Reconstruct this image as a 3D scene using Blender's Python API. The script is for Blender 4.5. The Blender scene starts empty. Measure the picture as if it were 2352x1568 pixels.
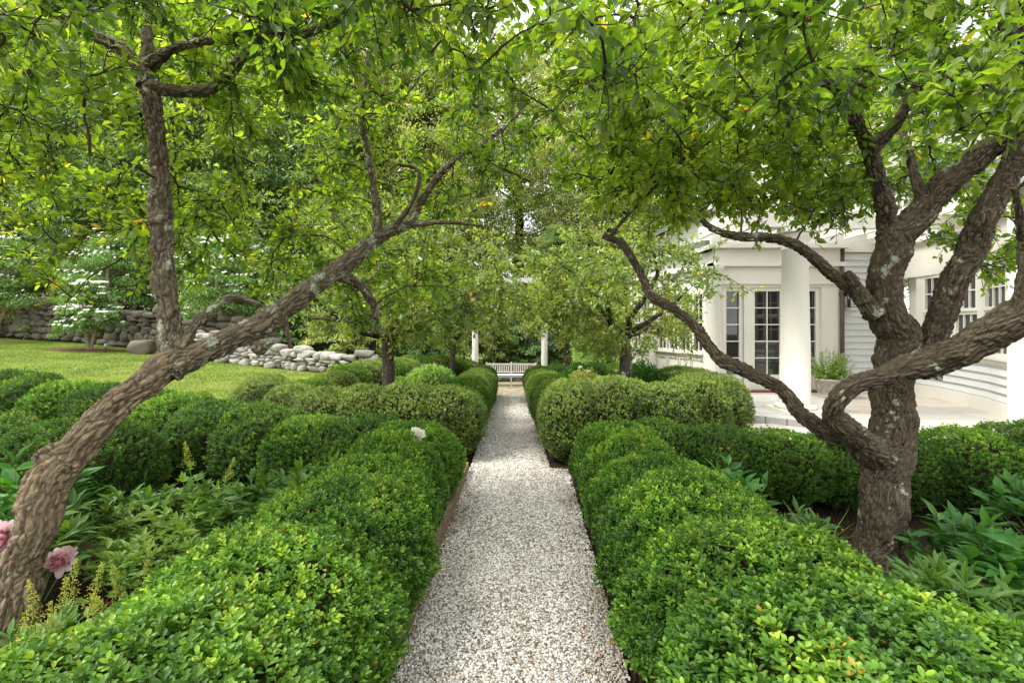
import bpy, math, random
import numpy as np
R = math.radians
rng = np.random.default_rng(7)
random.seed(7)
C = bpy.context.scene.collection
scene = bpy.context.scene

# ---------------------------------------------------------------- camera, sky, sun, exposure
cam_d = bpy.data.cameras.new('camera'); cam = bpy.data.objects.new('camera', cam_d); C.objects.link(cam)
cam.location = (0, 0, 1.7); cam.rotation_euler = (R(90), 0, 0)
cam_d.sensor_width = 36; cam_d.lens = 17; cam_d.shift_y = -0.0166
cam_d.clip_start = 0.05; cam_d.clip_end = 500
scene.camera = cam
SUN_EL, SUN_AZ = 60, 268            # azimuth the sun stands at, clockwise from +Y
w = bpy.data.worlds.new('World'); scene.world = w; w.use_nodes = True
nt = w.node_tree; bg = nt.nodes['Background']
sky = nt.nodes.new('ShaderNodeTexSky'); sky.sky_type = 'NISHITA'; sky.sun_disc = False
sky.sun_elevation = R(SUN_EL); sky.sun_rotation = R(SUN_AZ); sky.dust_density = 3.0; sky.air_density = 1.0; sky.ozone_density = 1.0
# thin bright cloud over the blue
_tc = nt.nodes.new('ShaderNodeTexCoord'); _no = nt.nodes.new('ShaderNodeTexNoise'); _no.inputs['Scale'].default_value = 2.2; _no.inputs['Detail'].default_value = 7; _no.inputs['Roughness'].default_value = .6
nt.links.new(_tc.outputs['Generated'], _no.inputs['Vector'])
_mr = nt.nodes.new('ShaderNodeMapRange'); _mr.inputs[1].default_value = .36; _mr.inputs[2].default_value = .58; _mr.inputs[3].default_value = .35; _mr.inputs[4].default_value = .95
nt.links.new(_no.outputs['Fac'], _mr.inputs[0])
_mx = nt.nodes.new('ShaderNodeMix'); _mx.data_type = 'RGBA'; _mx.inputs[7].default_value = (9.0, 8.9, 8.5, 1)
nt.links.new(_mr.outputs[0], _mx.inputs[0]); nt.links.new(sky.outputs[0], _mx.inputs[6]); nt.links.new(_mx.outputs[2], bg.inputs[0]); bg.inputs[1].default_value = 0.15
sd = bpy.data.lights.new('sun', 'SUN'); sd.energy = 2.5; sd.angle = R(18); sd.color = (1.0, 0.96, 0.88)
so = bpy.data.objects.new('sun', sd); C.objects.link(so)
az, el = R(SUN_AZ), R(SUN_EL)
from mathutils import Vector
sv = Vector((math.sin(az) * math.cos(el), math.cos(az) * math.cos(el), math.sin(el)))
so.rotation_euler = (-sv).to_track_quat('-Z', 'Y').to_euler()
vs = scene.view_settings; vs.view_transform = 'Standard'; vs.look = 'None'; vs.gamma = 1; vs.exposure = 1.12; vs.use_curve_mapping = False
cy = scene.cycles
cy.max_bounces = 8; cy.diffuse_bounces = 5; cy.glossy_bounces = 3; cy.transmission_bounces = 6; cy.transparent_max_bounces = 4
cy.use_denoising = True; cy.sample_clamp_indirect = 6; cy.caustics_reflective = False; cy.caustics_refractive = False
scene.render.use_persistent_data = False

# ---------------------------------------------------------------- helpers
F, HZ, CX, CZ = 1110.7, 745.0, 1176.0, 1.7
def P(px, py, Y):
    return np.array(((px - CX) / F * Y, Y, CZ - (py - HZ) / F * Y))
def proj(p):
    p = np.asarray(p); return np.stack((CX + F * p[..., 0] / p[..., 1], HZ - F * (p[..., 2] - CZ) / p[..., 1]), -1)
def norm(v):
    v = np.asarray(v, float); return v / np.maximum(np.linalg.norm(v, axis=-1, keepdims=True), 1e-9)
def sm(t):
    t = np.clip(t, 0, 1); return t * t * (3 - 2 * t)
def gz(x, y):
    x = np.asarray(x, float); y = np.asarray(y, float)
    zc = -.054 * (np.clip(y, 5.7, 20.5) - 5.7)
    lawn = 0.06 + .56 * np.clip((-x - 4.4) / 13, 0, 1.2) * np.clip((y - 4) / 12, 0, 1)
    t = sm((-3.3 - x) / 1.6)
    z = zc * (1 - t) + lawn * t
    back = sm((y - 21) / 10)
    return z + back * (.6 + .03 * np.abs(x))

def _h(ix, iy, iz, s):
    n = (ix.astype(np.int64) * 374761393 + iy.astype(np.int64) * 668265263 + iz.astype(np.int64) * 2147483647 + s * 1274126177) & 0xffffffff
    n = ((n ^ (n >> 13)) * 1274126177) & 0xffffffff
    n = ((n ^ (n >> 16)) * 2246822519) & 0xffffffff
    return ((n ^ (n >> 15)) & 0xffffff) / float(0xffffff)
def vnoise(p, s=0):
    p = np.asarray(p, float); i = np.floor(p); f = p - i; f = f * f * (3 - 2 * f); i = i.astype(np.int64); r = 0
    for a in (0, 1):
        for b in (0, 1):
            for c in (0, 1):
                wt = (f[..., 0] if a else 1 - f[..., 0]) * (f[..., 1] if b else 1 - f[..., 1]) * (f[..., 2] if c else 1 - f[..., 2])
                r = r + wt * _h(i[..., 0] + a, i[..., 1] + b, i[..., 2] + c, s)
    return r * 2 - 1
def cells(p, s=0):
    p = np.asarray(p, float); i = np.floor(p).astype(np.int64)
    f1 = np.full(p.shape[:-1], 9.); f2 = f1.copy(); idv = f1.copy()
    for a in (-1, 0, 1):
        for b in (-1, 0, 1):
            for c in (-1, 0, 1):
                q = i + np.array((a, b, c))
                o = np.stack([_h(q[..., 0], q[..., 1], q[..., 2], s + k) for k in (1, 2, 3)], -1)
                d = np.linalg.norm(q + o - p, axis=-1)
                new = d < f1; f2 = np.where(new, f1, np.minimum(f2, d)); f1 = np.where(new, d, f1)
                idv = np.where(new, _h(q[..., 0], q[..., 1], q[..., 2], s + 9), idv)
    return f1, f2, idv

class MB:
    """collects vertices and faces, links them as one mesh object"""
    def __init__(s): s.v = []; s.n = 0; s.f = []; s.rnd = []; s.bk = []; s.has = False
    def add(s, v, faces, rnd=0.0, mi=0, smooth=False, bk=None):
        v = np.asarray(v, float).reshape(-1, 3)
        for f in (faces if isinstance(faces, list) else [faces]):
            f = np.asarray(f, np.int64)
            if f.ndim == 1: f = f[None]
            s.f.append((f + s.n, mi, smooth))
        s.v.append(v); s.rnd.append(np.broadcast_to(np.asarray(rnd, float), (len(v),)))
        s.bk.append(v if bk is None else bk); s.n += len(v)
    def poly(s, pts, **k):
        s.add(pts, [list(range(len(pts)))], **k)
    def box(s, x0, x1, y0, y1, z0, z1, M=None, **k):
        v = np.array([(x, y, z) for x in (x0, x1) for y in (y0, y1) for z in (z0, z1)], float)
        if M is not None: v = M(v)
        s.add(v, np.array([(0, 1, 3, 2), (4, 6, 7, 5), (0, 4, 5, 1), (2, 3, 7, 6), (0, 2, 6, 4), (1, 5, 7, 3)]), **k)
    def tube(s, pts, rad, sides=8, disp=None, cap=True, smooth=True, **k):
        pts = np.asarray(pts, float); n = len(pts); rad = np.broadcast_to(rad, (n,)).astype(float)
        t = norm(np.gradient(pts, axis=0)); a0 = np.array((0, 0, 1.)) if abs(t[0][2]) < .9 else np.array((1., 0, 0))
        U = []; u = norm(np.cross(t[0], a0))
        for i in range(n):
            u = norm(u - t[i] * np.dot(u, t[i])); U.append(u)
        U = np.array(U); W = np.cross(t, U); L = np.r_[0, np.cumsum(np.linalg.norm(np.diff(pts, axis=0), axis=1))]
        a = np.arange(sides) / sides * 2 * np.pi
        dirs = U[:, None] * np.cos(a)[None, :, None] + W[:, None] * np.sin(a)[None, :, None]
        rr = rad[:, None] * np.ones(sides)
        bk = np.stack((np.cos(a)[None] * rr, np.sin(a)[None] * rr, np.broadcast_to(L[:, None], rr.shape)), -1)
        if disp is not None:
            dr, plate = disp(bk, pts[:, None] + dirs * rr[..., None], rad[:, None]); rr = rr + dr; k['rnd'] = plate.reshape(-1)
        v = pts[:, None] + dirs * rr[..., None]
        i = np.arange(n - 1)[:, None] * sides; j = np.arange(sides)[None]; j2 = (j + 1) % sides
        fs = [np.stack((i + j, i + j2, i + sides + j2, i + sides + j), -1).reshape(-1, 4)]
        if cap: fs += [np.arange(sides)[::-1][None], (np.arange(sides) + (n - 1) * sides)[None]]
        s.add(v.reshape(-1, 3), fs, bk=bk.reshape(-1, 3), smooth=smooth, **k)
    def tubes(s, Pn, Rn, sides=3, rnd=0., mi=0):
        n, k, _ = Pn.shape
        ax = norm(Pn[:, -1] - Pn[:, 0]); rf = np.where(np.abs(ax[:, 2:3]) < .9, np.array((0, 0, 1.)), np.array((1., 0, 0)))
        u = norm(np.cross(ax, rf)); v = np.cross(ax, u); a = np.arange(sides) / sides * 2 * np.pi
        d = u[:, None] * np.cos(a)[None, :, None] + v[:, None] * np.sin(a)[None, :, None]
        V = Pn[:, :, None] + d[:, None] * Rn[:, :, None, None]
        base = (np.arange(n) * k * sides)[:, None, None]; i = (np.arange(k - 1) * sides)[None, :, None]; j = np.arange(sides)[None, None]; j2 = (j + 1) % sides
        f = np.stack((base + i + j, base + i + j2, base + i + sides + j2, base + i + sides + j), -1).reshape(-1, 4)
        s.add(V.reshape(-1, 3), f, rnd=rnd, mi=mi, smooth=True)
    def leaves(s, pos, d, nrm, ln, wd, rnd, kind='mid', mi=0, bend=.12, smooth=False):
        """pos,d,nrm (n,3); ln,wd,rnd (n,)"""
        tv, tf = LEAF[kind]; tv = tv.copy(); n = len(pos)
        d = norm(d); sd_ = norm(np.cross(d, nrm)); nn = np.cross(sd_, d)
        ln = np.broadcast_to(ln, (n,)); wd = np.broadcast_to(wd, (n,)); rnd = np.broadcast_to(rnd, (n,))
        z = tv[:, 2][None] * wd[:, None] - bend * (tv[:, 1] ** 2)[None] * ln[:, None]
        V = pos[:, None] + sd_[:, None] * (tv[:, 0][None, :, None] * wd[:, None, None]) + d[:, None] * (tv[:, 1][None, :, None] * ln[:, None, None]) + nn[:, None] * z[..., None]
        k = len(tv); fs = [(np.asarray(f)[None] + (np.arange(n) * k)[:, None, None]).reshape(-1, np.asarray(f).shape[1]) for f in tf]
        s.add(V.reshape(-1, 3), fs, rnd=np.repeat(rnd, k), mi=mi, smooth=smooth)
    def build(s, name, mats, parent=None, attrs=True):
        me = bpy.data.meshes.new(name); V = np.concatenate(s.v).astype(np.float32)
        me.vertices.add(len(V)); me.vertices.foreach_set('co', V.ravel())
        lt = np.concatenate([np.full(len(f), f.shape[1]) for f, _, _ in s.f]); nl = int(lt.sum())
        lv = np.concatenate([f.ravel() for f, _, _ in s.f]).astype(np.int32)
        me.loops.add(nl); me.loops.foreach_set('vertex_index', lv)
        me.polygons.add(len(lt)); me.polygons.foreach_set('loop_start', np.r_[0, np.cumsum(lt)[:-1]].astype(np.int32))
        me.polygons.foreach_set('material_index', np.concatenate([np.full(len(f), m) for f, m, _ in s.f]).astype(np.int32))
        me.polygons.foreach_set('use_smooth', np.concatenate([np.full(len(f), q) for f, _, q in s.f]))
        me.update(calc_edges=True)
        a = me.attributes.new('rnd', 'FLOAT', 'POINT'); a.data.foreach_set('value', np.concatenate(s.rnd).astype(np.float32))
        b = me.attributes.new('bk', 'FLOAT_VECTOR', 'POINT'); b.data.foreach_set('vector', np.concatenate(s.bk).astype(np.float32).ravel())
        for m in (mats if isinstance(mats, (list, tuple)) else [mats]): me.materials.append(m)
        o = bpy.data.objects.new(name, me); C.objects.link(o)
        if parent is not None:
            o.parent = parent
            o.matrix_parent_inverse = parent.matrix_basis.inverted()
        return o

LEAF = {}
_c = [(0, 0, 0), (0, .35, 0), (0, .7, 0), (0, 1, 0), (-.42, .28, .16), (-.40, .62, .16), (.42, .28, .16), (.40, .62, .16)]
LEAF['full'] = (np.array(_c, float), [np.array([(0, 1, 4), (2, 3, 5), (0, 6, 1), (2, 7, 3)]), np.array([(1, 2, 5, 4), (1, 6, 7, 2)])])
LEAF['mid'] = (np.array([(0, 0, 0), (0, 1, 0), (-.5, .45, .16), (.5, .45, .16), (-.28, .82, .08), (.28, .82, .08)], float), [np.array([(0, 1, 4, 2), (0, 3, 5, 1)])])
LEAF['low'] = (np.array([(0, 0, 0), (0, 1, 0), (-.5, .5, .1), (.5, .5, .1)], float), [np.array([(0, 1, 2), (0, 3, 1)])])
_b = [(0, 0, 0), (0, .18, -.02), (-.36, .35, .1), (-.46, .65, .12), (-.25, .93, .05), (0, 1, 0), (.25, .93, .05), (.46, .65, .12), (.36, .35, .1), (0, .6, 0)]
LEAF['oval'] = (np.array(_b, float), [np.array([(0, 9, 3, 2), (0, 8, 7, 9), (9, 5, 4, 3), (9, 7, 6, 5)])])

def tag(o, label, cat, group=None, kind=None):
    o['label'] = label; o['category'] = cat
    if group: o['group'] = group
    if kind: o['kind'] = kind
    return o
def struct(o, label=None, kind='structure'):
    o['kind'] = kind
    if label: o['label'] = label
    return o
def thing(name, label, cat, loc=(0, 0, 0), rz=0, group=None):
    o = bpy.data.objects.new(name, None); C.objects.link(o); o.location = loc; o.rotation_euler = (0, 0, rz); o.empty_display_size = .2
    o.matrix_basis  # keeps parenting consistent
    return tag(o, label, cat, group)
def copy_thing(o):
    r = o.copy(); C.objects.link(r)
    for ch in o.children:
        c = ch.copy(); C.objects.link(c); c.parent = r
        for g in ch.children:
            d = g.copy(); C.objects.link(d); d.parent = c
    return r

# ---------------------------------------------------------------- materials
def mat(name):
    m = bpy.data.materials.new(name); m.use_nodes = True; m.node_tree.nodes.clear()
    return m, m.node_tree
def N(nt, t, **kw):
    n = nt.nodes.new('ShaderNode' + t)
    for k, v in kw.items():
        if k in n.inputs.keys() if isinstance(k, str) else False: n.inputs[k].default_value = v
        else: setattr(n, k, v)
    return n
def ramp(nt, stops, fac=None, interp='LINEAR'):
    r = nt.nodes.new('ShaderNodeValToRGB'); e = r.color_ramp.elements; r.color_ramp.interpolation = interp
    while len(e) < len(stops): e.new(.5)
    for i, (p, c) in enumerate(stops): e[i].position = p; e[i].color = (*c, 1) if len(c) == 3 else c
    if fac is not None: nt.links.new(fac, r.inputs[0])
    return r.outputs[0]
def coords(nt, kind='Object', scale=(1, 1, 1)):
    if kind == 'bk': a = nt.nodes.new('ShaderNodeAttribute'); a.attribute_name = 'bk'; src = a.outputs['Vector']
    elif kind == 'pos': src = nt.nodes.new('ShaderNodeNewGeometry').outputs['Position']
    else: src = nt.nodes.new('ShaderNodeTexCoord').outputs[kind]
    mp = nt.nodes.new('ShaderNodeMapping'); mp.inputs['Scale'].default_value = scale; nt.links.new(src, mp.inputs[0]); return mp.outputs[0]
def noise(nt, vec, scale, detail=4, rough=.55, out='Fac'):
    n = nt.nodes.new('ShaderNodeTexNoise'); n.inputs['Scale'].default_value = scale; n.inputs['Detail'].default_value = detail; n.inputs['Roughness'].default_value = rough
    nt.links.new(vec, n.inputs['Vector']); return n.outputs[out]
def voro(nt, vec, scale, feature='F1', out='Distance', rnd=1.0, dist='EUCLIDEAN'):
    n = nt.nodes.new('ShaderNodeTexVoronoi'); n.feature = feature; n.inputs['Scale'].default_value = scale; n.inputs['Randomness'].default_value = rnd
    if feature != 'DISTANCE_TO_EDGE': n.distance = dist
    nt.links.new(vec, n.inputs['Vector']); return n.outputs[out]
def mixc(nt, fac, a, b, mode='MIX'):
    m = nt.nodes.new('ShaderNodeMix'); m.data_type = 'RGBA'; m.blend_type = mode
    for s, v in ((m.inputs[0], fac), (m.inputs[6], a), (m.inputs[7], b)):
        if isinstance(v, (int, float)): s.default_value = v
        elif isinstance(v, tuple): s.default_value = (*v, 1)
        else: nt.links.new(v, s)
    return m.outputs[2]
def bump(nt, h, strength=.5, dist=.01, prev=None):
    b = nt.nodes.new('ShaderNodeBump'); b.inputs['Strength'].default_value = strength; b.inputs['Distance'].default_value = dist
    nt.links.new(h, b.inputs['Height'])
    if prev is not None: nt.links.new(prev, b.inputs['Normal'])
    return b.outputs[0]
def principled(name, col=None, rough=.7, spec=.4, build=None, metallic=0.):
    m, t = mat(name); p = t.nodes.new('ShaderNodeBsdfPrincipled'); o = t.nodes.new('ShaderNodeOutputMaterial'); t.links.new(p.outputs[0], o.inputs[0])
    p.inputs['Roughness'].default_value = rough; p.inputs['Specular IOR Level'].default_value = spec; p.inputs['Metallic'].default_value = metallic
    if col is not None: p.inputs['Base Color'].default_value = (*col, 1)
    if build: build(t, p)
    return m
def setc(t, p, c, key='Base Color'):
    t.links.new(c, p.inputs[key])
def leafmat(name, stops, trans=.45, gloss=.12, rough=.35, tint=(1.5, 1.35, .45), nscale=1.2):
    """thin leaf: diffuse + light passing through + a waxy sheen; colour from the leaf's own random value and patches"""
    m, t = mat(name); o = t.nodes.new('ShaderNodeOutputMaterial')
    a = t.nodes.new('ShaderNodeAttribute'); a.attribute_name = 'rnd'
    col = ramp(t, stops, a.outputs['Fac'])
    n = noise(t, coords(t, 'pos'), nscale, 3)
    hs = t.nodes.new('ShaderNodeHueSaturation'); t.links.new(col, hs.inputs['Color'])
    mr = t.nodes.new('ShaderNodeMapRange'); mr.inputs[1].default_value = .3; mr.inputs[2].default_value = .7; mr.inputs[3].default_value = .75; mr.inputs[4].default_value = 1.25
    t.links.new(n, mr.inputs[0]); t.links.new(mr.outputs[0], hs.inputs['Value']); col = hs.outputs[0]
    df = t.nodes.new('ShaderNodeBsdfDiffuse'); t.links.new(col, df.inputs[0])
    tr = t.nodes.new('ShaderNodeBsdfTranslucent'); t.links.new(mixc(t, 1.0, col, tint, 'MULTIPLY'), tr.inputs[0])
    mx = t.nodes.new('ShaderNodeMixShader'); mx.inputs[0].default_value = trans; t.links.new(df.outputs[0], mx.inputs[1]); t.links.new(tr.outputs[0], mx.inputs[2])
    gl = t.nodes.new('ShaderNodeBsdfGlossy'); gl.inputs['Roughness'].default_value = rough; gl.inputs[0].default_value = (.9, .95, 1, 1)
    fr = t.nodes.new('ShaderNodeLayerWeight'); fr.inputs[0].default_value = .25
    mm = t.nodes.new('ShaderNodeMath'); mm.operation = 'MULTIPLY_ADD'; mm.inputs[1].default_value = gloss * 2; mm.inputs[2].default_value = gloss * .35; t.links.new(fr.outputs['Fresnel'], mm.inputs[0])
    m2 = t.nodes.new('ShaderNodeMixShader'); t.links.new(mm.outputs[0], m2.inputs[0]); t.links.new(mx.outputs[0], m2.inputs[1]); t.links.new(gl.outputs[0], m2.inputs[2])
    t.links.new(m2.outputs[0], o.inputs[0]); return m
M = {}
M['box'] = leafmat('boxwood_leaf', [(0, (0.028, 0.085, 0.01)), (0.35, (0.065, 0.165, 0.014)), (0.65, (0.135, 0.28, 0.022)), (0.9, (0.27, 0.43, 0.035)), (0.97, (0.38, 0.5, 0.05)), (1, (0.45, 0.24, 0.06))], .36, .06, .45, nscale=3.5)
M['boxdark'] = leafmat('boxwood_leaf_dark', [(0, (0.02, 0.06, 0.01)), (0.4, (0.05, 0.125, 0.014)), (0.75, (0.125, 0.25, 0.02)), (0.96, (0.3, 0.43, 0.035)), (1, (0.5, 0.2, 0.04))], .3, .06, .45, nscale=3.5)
M['boxdry'] = leafmat('boxwood_leaf_speckled', [(0, (0.05, 0.11, 0.015)), (0.35, (0.13, 0.21, 0.025)), (0.6, (0.23, 0.33, 0.045)), (0.85, (0.34, 0.43, 0.085)), (1, (0.52, 0.46, 0.18))], .34, .1, .42, nscale=2.5)
CRAB = [(0, (0.045, 0.1, 0.014)), (0.3, (0.11, 0.19, 0.022)), (0.6, (0.2, 0.285, 0.032)), (0.97, (0.38, 0.43, 0.06)), (0.99, (0.65, 0.52, 0.06)), (1, (0.65, 0.27, 0.04))]
M['crab'] = leafmat('crabapple_leaf', CRAB, .62, .06, .45, tint=(1.85, 1.9, .6))
M['crab_mid'] = leafmat('crabapple_leaf_pale', [(0, (0.08, 0.15, 0.03)), (0.35, (0.2, 0.3, 0.05)), (0.8, (0.42, 0.52, 0.13)), (0.96, (0.66, 0.64, 0.32)), (1, (0.65, 0.33, 0.1))], .5, .08, .45)
M['wood_leaf'] = leafmat('woodland_leaf', [(0, (0.05, 0.12, 0.02)), (0.4, (0.13, 0.24, 0.04)), (0.85, (0.32, 0.43, 0.09)), (1, (0.5, 0.54, 0.18))], .42, .08, .45, nscale=.35)
M['wood_leaf_pale'] = leafmat('woodland_leaf_pale', [(0, (0.12, 0.18, 0.03)), (0.4, (0.3, 0.38, 0.08)), (0.9, (0.52, 0.56, 0.2)), (1, (0.66, 0.6, 0.3))], .45, .08, .45, nscale=.35)
M['wood_leaf_mid'] = leafmat('shrub_leaf', [(0, (.05, .13, .03)), (.5, (.11, .22, .05)), (1, (.24, .36, .09))], .42, .08, .45, nscale=.6)
M['dog'] = leafmat('dogwood_leaf', [(0, (0.06, 0.15, 0.025)), (0.6, (0.14, 0.29, 0.045)), (1, (0.32, 0.46, 0.12))], .4, .1, .4)
M['shrub_pale'] = leafmat('pale_shrub_leaf', [(0, (0.16, 0.36, 0.08)), (0.5, (0.34, 0.56, 0.17)), (1, (0.6, 0.72, 0.36))], .4, .08, .45)
M['peony'] = leafmat('peony_leaf', [(0, (.05, .13, .02)), (.6, (.10, .22, .028)), (1, (.18, .31, .05))], .38, .07, .45)
M['astilbe'] = leafmat('astilbe_leaf', [(0, (0.1035, 0.23, 0.023)), (0.6, (0.1955, 0.3335, 0.0403)), (1, (0.35, 0.42, 0.08))], .4, .08, .45)
M['broad'] = leafmat('broad_leaf', [(0, (.03, .12, .018)), (.6, (.06, .20, .024)), (1, (.12, .29, .035))], .4, .07, .42)
M['plume'] = leafmat('plume', [(0, (.3, .36, .06)), (1, (.5, .5, .14))], .4, .02, .6)
M['petal_w'] = leafmat('white_petal', [(0, (.75, .74, .62)), (1, (.85, .85, .80))], .35, .04, .5, (1, .98, .9))
M['petal_p'] = leafmat('pink_petal', [(0, (0.85, 0.45, 0.52)), (0.6, (0.88, 0.62, 0.67)), (1, (0.9, 0.78, 0.8))], .4, .04, .5, (1, .88, .92))
M['petal_l'] = leafmat('lavender_petal', [(0, (.45, .35, .7)), (1, (.6, .5, .8))], .4, .04, .5, (1, .9, 1))
M['litter'] = leafmat('dry_leaf', [(0, (.16, .05, .02)), (.5, (.42, .15, .03)), (1, (.55, .3, .08))], .25, .05, .5, (1, .8, .4))
M['stem'] = principled('green_stem', (.12, .2, .04), .6)
M['redberry'] = principled('crab_apple', (.13, .012, .018), .3, .5)
M['pistil'] = principled('flower_centre', (.7, .5, .08), .7)
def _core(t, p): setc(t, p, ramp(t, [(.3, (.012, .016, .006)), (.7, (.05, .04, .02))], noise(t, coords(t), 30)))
M['core'] = principled('shrub_light_stop_core', None, .95, .05, _core)  # for the solid core added to block light inside the shrubs

def _bark(lichen, dark, light):
    def f(t, p):
        bk = coords(t, 'bk', (1, 1, .35)); ob = coords(t, 'pos')
        wv = mixc(t, .12, bk, noise(t, bk, 9, 3, out='Color'))
        e = voro(t, wv, 42, 'DISTANCE_TO_EDGE'); e2 = voro(t, wv, 110, 'DISTANCE_TO_EDGE')
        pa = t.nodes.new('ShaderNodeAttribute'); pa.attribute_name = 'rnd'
        base = ramp(t, [(0, dark), (.25, tuple(.55 * a + .45 * b for a, b in zip(dark, light))), (.6, light)], e)
        base = mixc(t, .45, base, ramp(t, [(.3, dark), (.7, light)], noise(t, bk, 26, 6, .7)))
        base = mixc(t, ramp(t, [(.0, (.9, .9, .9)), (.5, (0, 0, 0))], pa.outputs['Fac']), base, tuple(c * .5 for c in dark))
        base = mixc(t, ramp(t, [(.42, (0, 0, 0)), (.6, (.6, .6, .6))], noise(t, ob, 6, 5, .7)), base, tuple(c * .38 for c in light))
        ln = noise(t, ob, 7, 6, .68)
        lm = ramp(t, [(lichen, (0, 0, 0)), (lichen + .035, (1, 1, 1))], ln)
        fine = ramp(t, [(.4, (.15, .15, .15)), (.55, (1, 1, 1))], noise(t, ob, 65, 4, .7))
        lm = mixc(t, 1., lm, fine, 'MULTIPLY')
        lc = ramp(t, [(.3, (.25, .29, .19)), (.7, (.50, .53, .40))], noise(t, ob, 40, 4))
        setc(t, p, mixc(t, lm, base, lc))
        n1 = bump(t, e, .8, .02); n2 = bump(t, e2, .45, .006, n1)
        t.links.new(bump(t, noise(t, ob, 140, 4), .35, .004, n2), p.inputs['Normal'])
    return f
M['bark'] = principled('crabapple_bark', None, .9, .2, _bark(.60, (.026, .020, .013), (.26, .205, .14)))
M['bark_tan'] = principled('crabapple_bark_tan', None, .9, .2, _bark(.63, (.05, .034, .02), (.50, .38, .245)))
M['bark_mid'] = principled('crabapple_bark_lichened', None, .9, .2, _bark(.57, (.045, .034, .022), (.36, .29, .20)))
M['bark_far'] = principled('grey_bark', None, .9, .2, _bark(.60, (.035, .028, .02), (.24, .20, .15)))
M['twig'] = principled('twig', (.055, .042, .03), .85, .2)

def _gravel(t, p):
    v = coords(t, 'pos'); c = voro(t, v, 75, out='Color'); d = voro(t, v, 75)
    sep = t.nodes.new('ShaderNodeSeparateColor'); t.links.new(c, sep.inputs[0])
    col = ramp(t, [(0, (.08, .065, .045)), (.2, (.2, .17, .13)), (.5, (.36, .33, .28)), (.8, (.5, .48, .44)), (1, (.62, .6, .57))], sep.outputs[0])
    col = mixc(t, ramp(t, [(.45, (0, 0, 0)), (.75, (.75, .75, .75))], d), col, (.07, .06, .045))
    col = mixc(t, ramp(t, [(.42, (0, 0, 0)), (.75, (.35, .35, .35))], noise(t, v, 2.2, 4)), col, (.22, .19, .13))
    setc(t, p, col); iv = t.nodes.new('ShaderNodeMath'); iv.operation = 'SUBTRACT'; iv.inputs[0].default_value = 1; t.links.new(d, iv.inputs[1])
    t.links.new(bump(t, iv.outputs[0], .9, .012), p.inputs['Normal'])
M['gravel'] = principled('pale_gravel', None, .85, .3, _gravel)
def _stone1(t, p):
    a = t.nodes.new('ShaderNodeAttribute'); a.attribute_name = 'rnd'
    setc(t, p, ramp(t, [(0, (.06, .045, .03)), (.1, (.16, .13, .09)), (.25, (.38, .34, .28)), (.6, (.66, .64, .60)), (1, (.88, .87, .85))], a.outputs['Fac']))
M['pebble'] = principled('pebble', None, .75, .35, _stone1)
def _mulch(t, p):
    v = coords(t, 'pos'); v2 = coords(t, 'pos', (1, .35, 1)); n = noise(t, v, 60, 6, .7)
    c = ramp(t, [(.3, (.006, .005, .004)), (.55, (.035, .024, .017)), (.72, (.10, .06, .04)), (.8, (.16, .08, .04))], n)
    setc(t, p, c); t.links.new(bump(t, voro(t, v2, 60), 1, .03), p.inputs['Normal'])
M['mulch'] = principled('bark_mulch', None, .95, .1, _mulch)
def _grass(t, p):
    v = coords(t, 'pos'); n = noise(t, v, .9, 5, .65); n2 = noise(t, v, 45, 4, .7)
    c = ramp(t, [(.3, (.09, .14, .022)), (.5, (.17, .22, .035)), (.7, (.28, .27, .07))], n)
    c = mixc(t, .4, c, ramp(t, [(.35, (.04, .09, .015)), (.65, (.25, .3, .06))], n2))
    setc(t, p, c); t.links.new(bump(t, n2, .8, .03), p.inputs['Normal'])
M['grass'] = principled('mown_lawn', None, .9, .15, _grass)
M['blade'] = leafmat('grass_blade', [(0, (.07, .16, .02)), (.5, (.16, .25, .035)), (.9, (.28, .32, .06)), (1, (.42, .38, .16))], .35, .05, .5, nscale=.9)
def _flag(t, p):
    v = coords(t, 'pos'); br = t.nodes.new('ShaderNodeTexBrick'); br.inputs['Scale'].default_value = 1; br.offset = .37; br.squash = 1.35; br.squash_frequency = 2
    br.inputs['Brick Width'].default_value = .85; br.inputs['Row Height'].default_value = .55; br.inputs['Mortar Size'].default_value = .008; br.inputs['Bias'].default_value = 0
    br.inputs['Color1'].default_value = (0, 0, 0, 1); br.inputs['Color2'].default_value = (1, 1, 1, 1); br.inputs['Mortar'].default_value = (.5, .5, .5, 1)
    t.links.new(mixc(t, .03, v, noise(t, v, 1.5, 2, out='Color')), br.inputs['Vector'])
    c = ramp(t, [(0, (.42, .41, .37)), (.3, (.58, .54, .46)), (.55, (.40, .43, .45)), (.75, (.62, .57, .49)), (1, (.50, .44, .35))], br.outputs['Color'])
    c = mixc(t, ramp(t, [(.35, (0, 0, 0)), (.7, (.5, .5, .5))], noise(t, coords(t, 'pos', (1, 3, 1)), 3, 5, .7)), c, (.60, .56, .50))
    c = mixc(t, br.outputs['Fac'], c, (.22, .2, .17)); c = mixc(t, 1.0, c, (.82, .81, .79), 'MULTIPLY'); setc(t, p, c)
    iv = t.nodes.new('ShaderNodeMath'); iv.operation = 'SUBTRACT'; iv.inputs[0].default_value = 1; t.links.new(br.outputs['Fac'], iv.inputs[1])
    t.links.new(bump(t, noise(t, v, 25, 5), .25, .006, bump(t, iv.outputs[0], .6, .006)), p.inputs['Normal'])
M['flag'] = principled('flagstone', None, .6, .35, _flag)
def _moss(t, p):
    v = coords(t, 'pos'); n = noise(t, v, 5, 6, .7)
    setc(t, p, ramp(t, [(.3, (.12, .13, .05)), (.5, (.25, .22, .14)), (.7, (.42, .38, .31))], n)); t.links.new(bump(t, n, .5, .02), p.inputs['Normal'])
M['moss'] = principled('mossy_stone', None, .85, .2, _moss)
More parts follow.
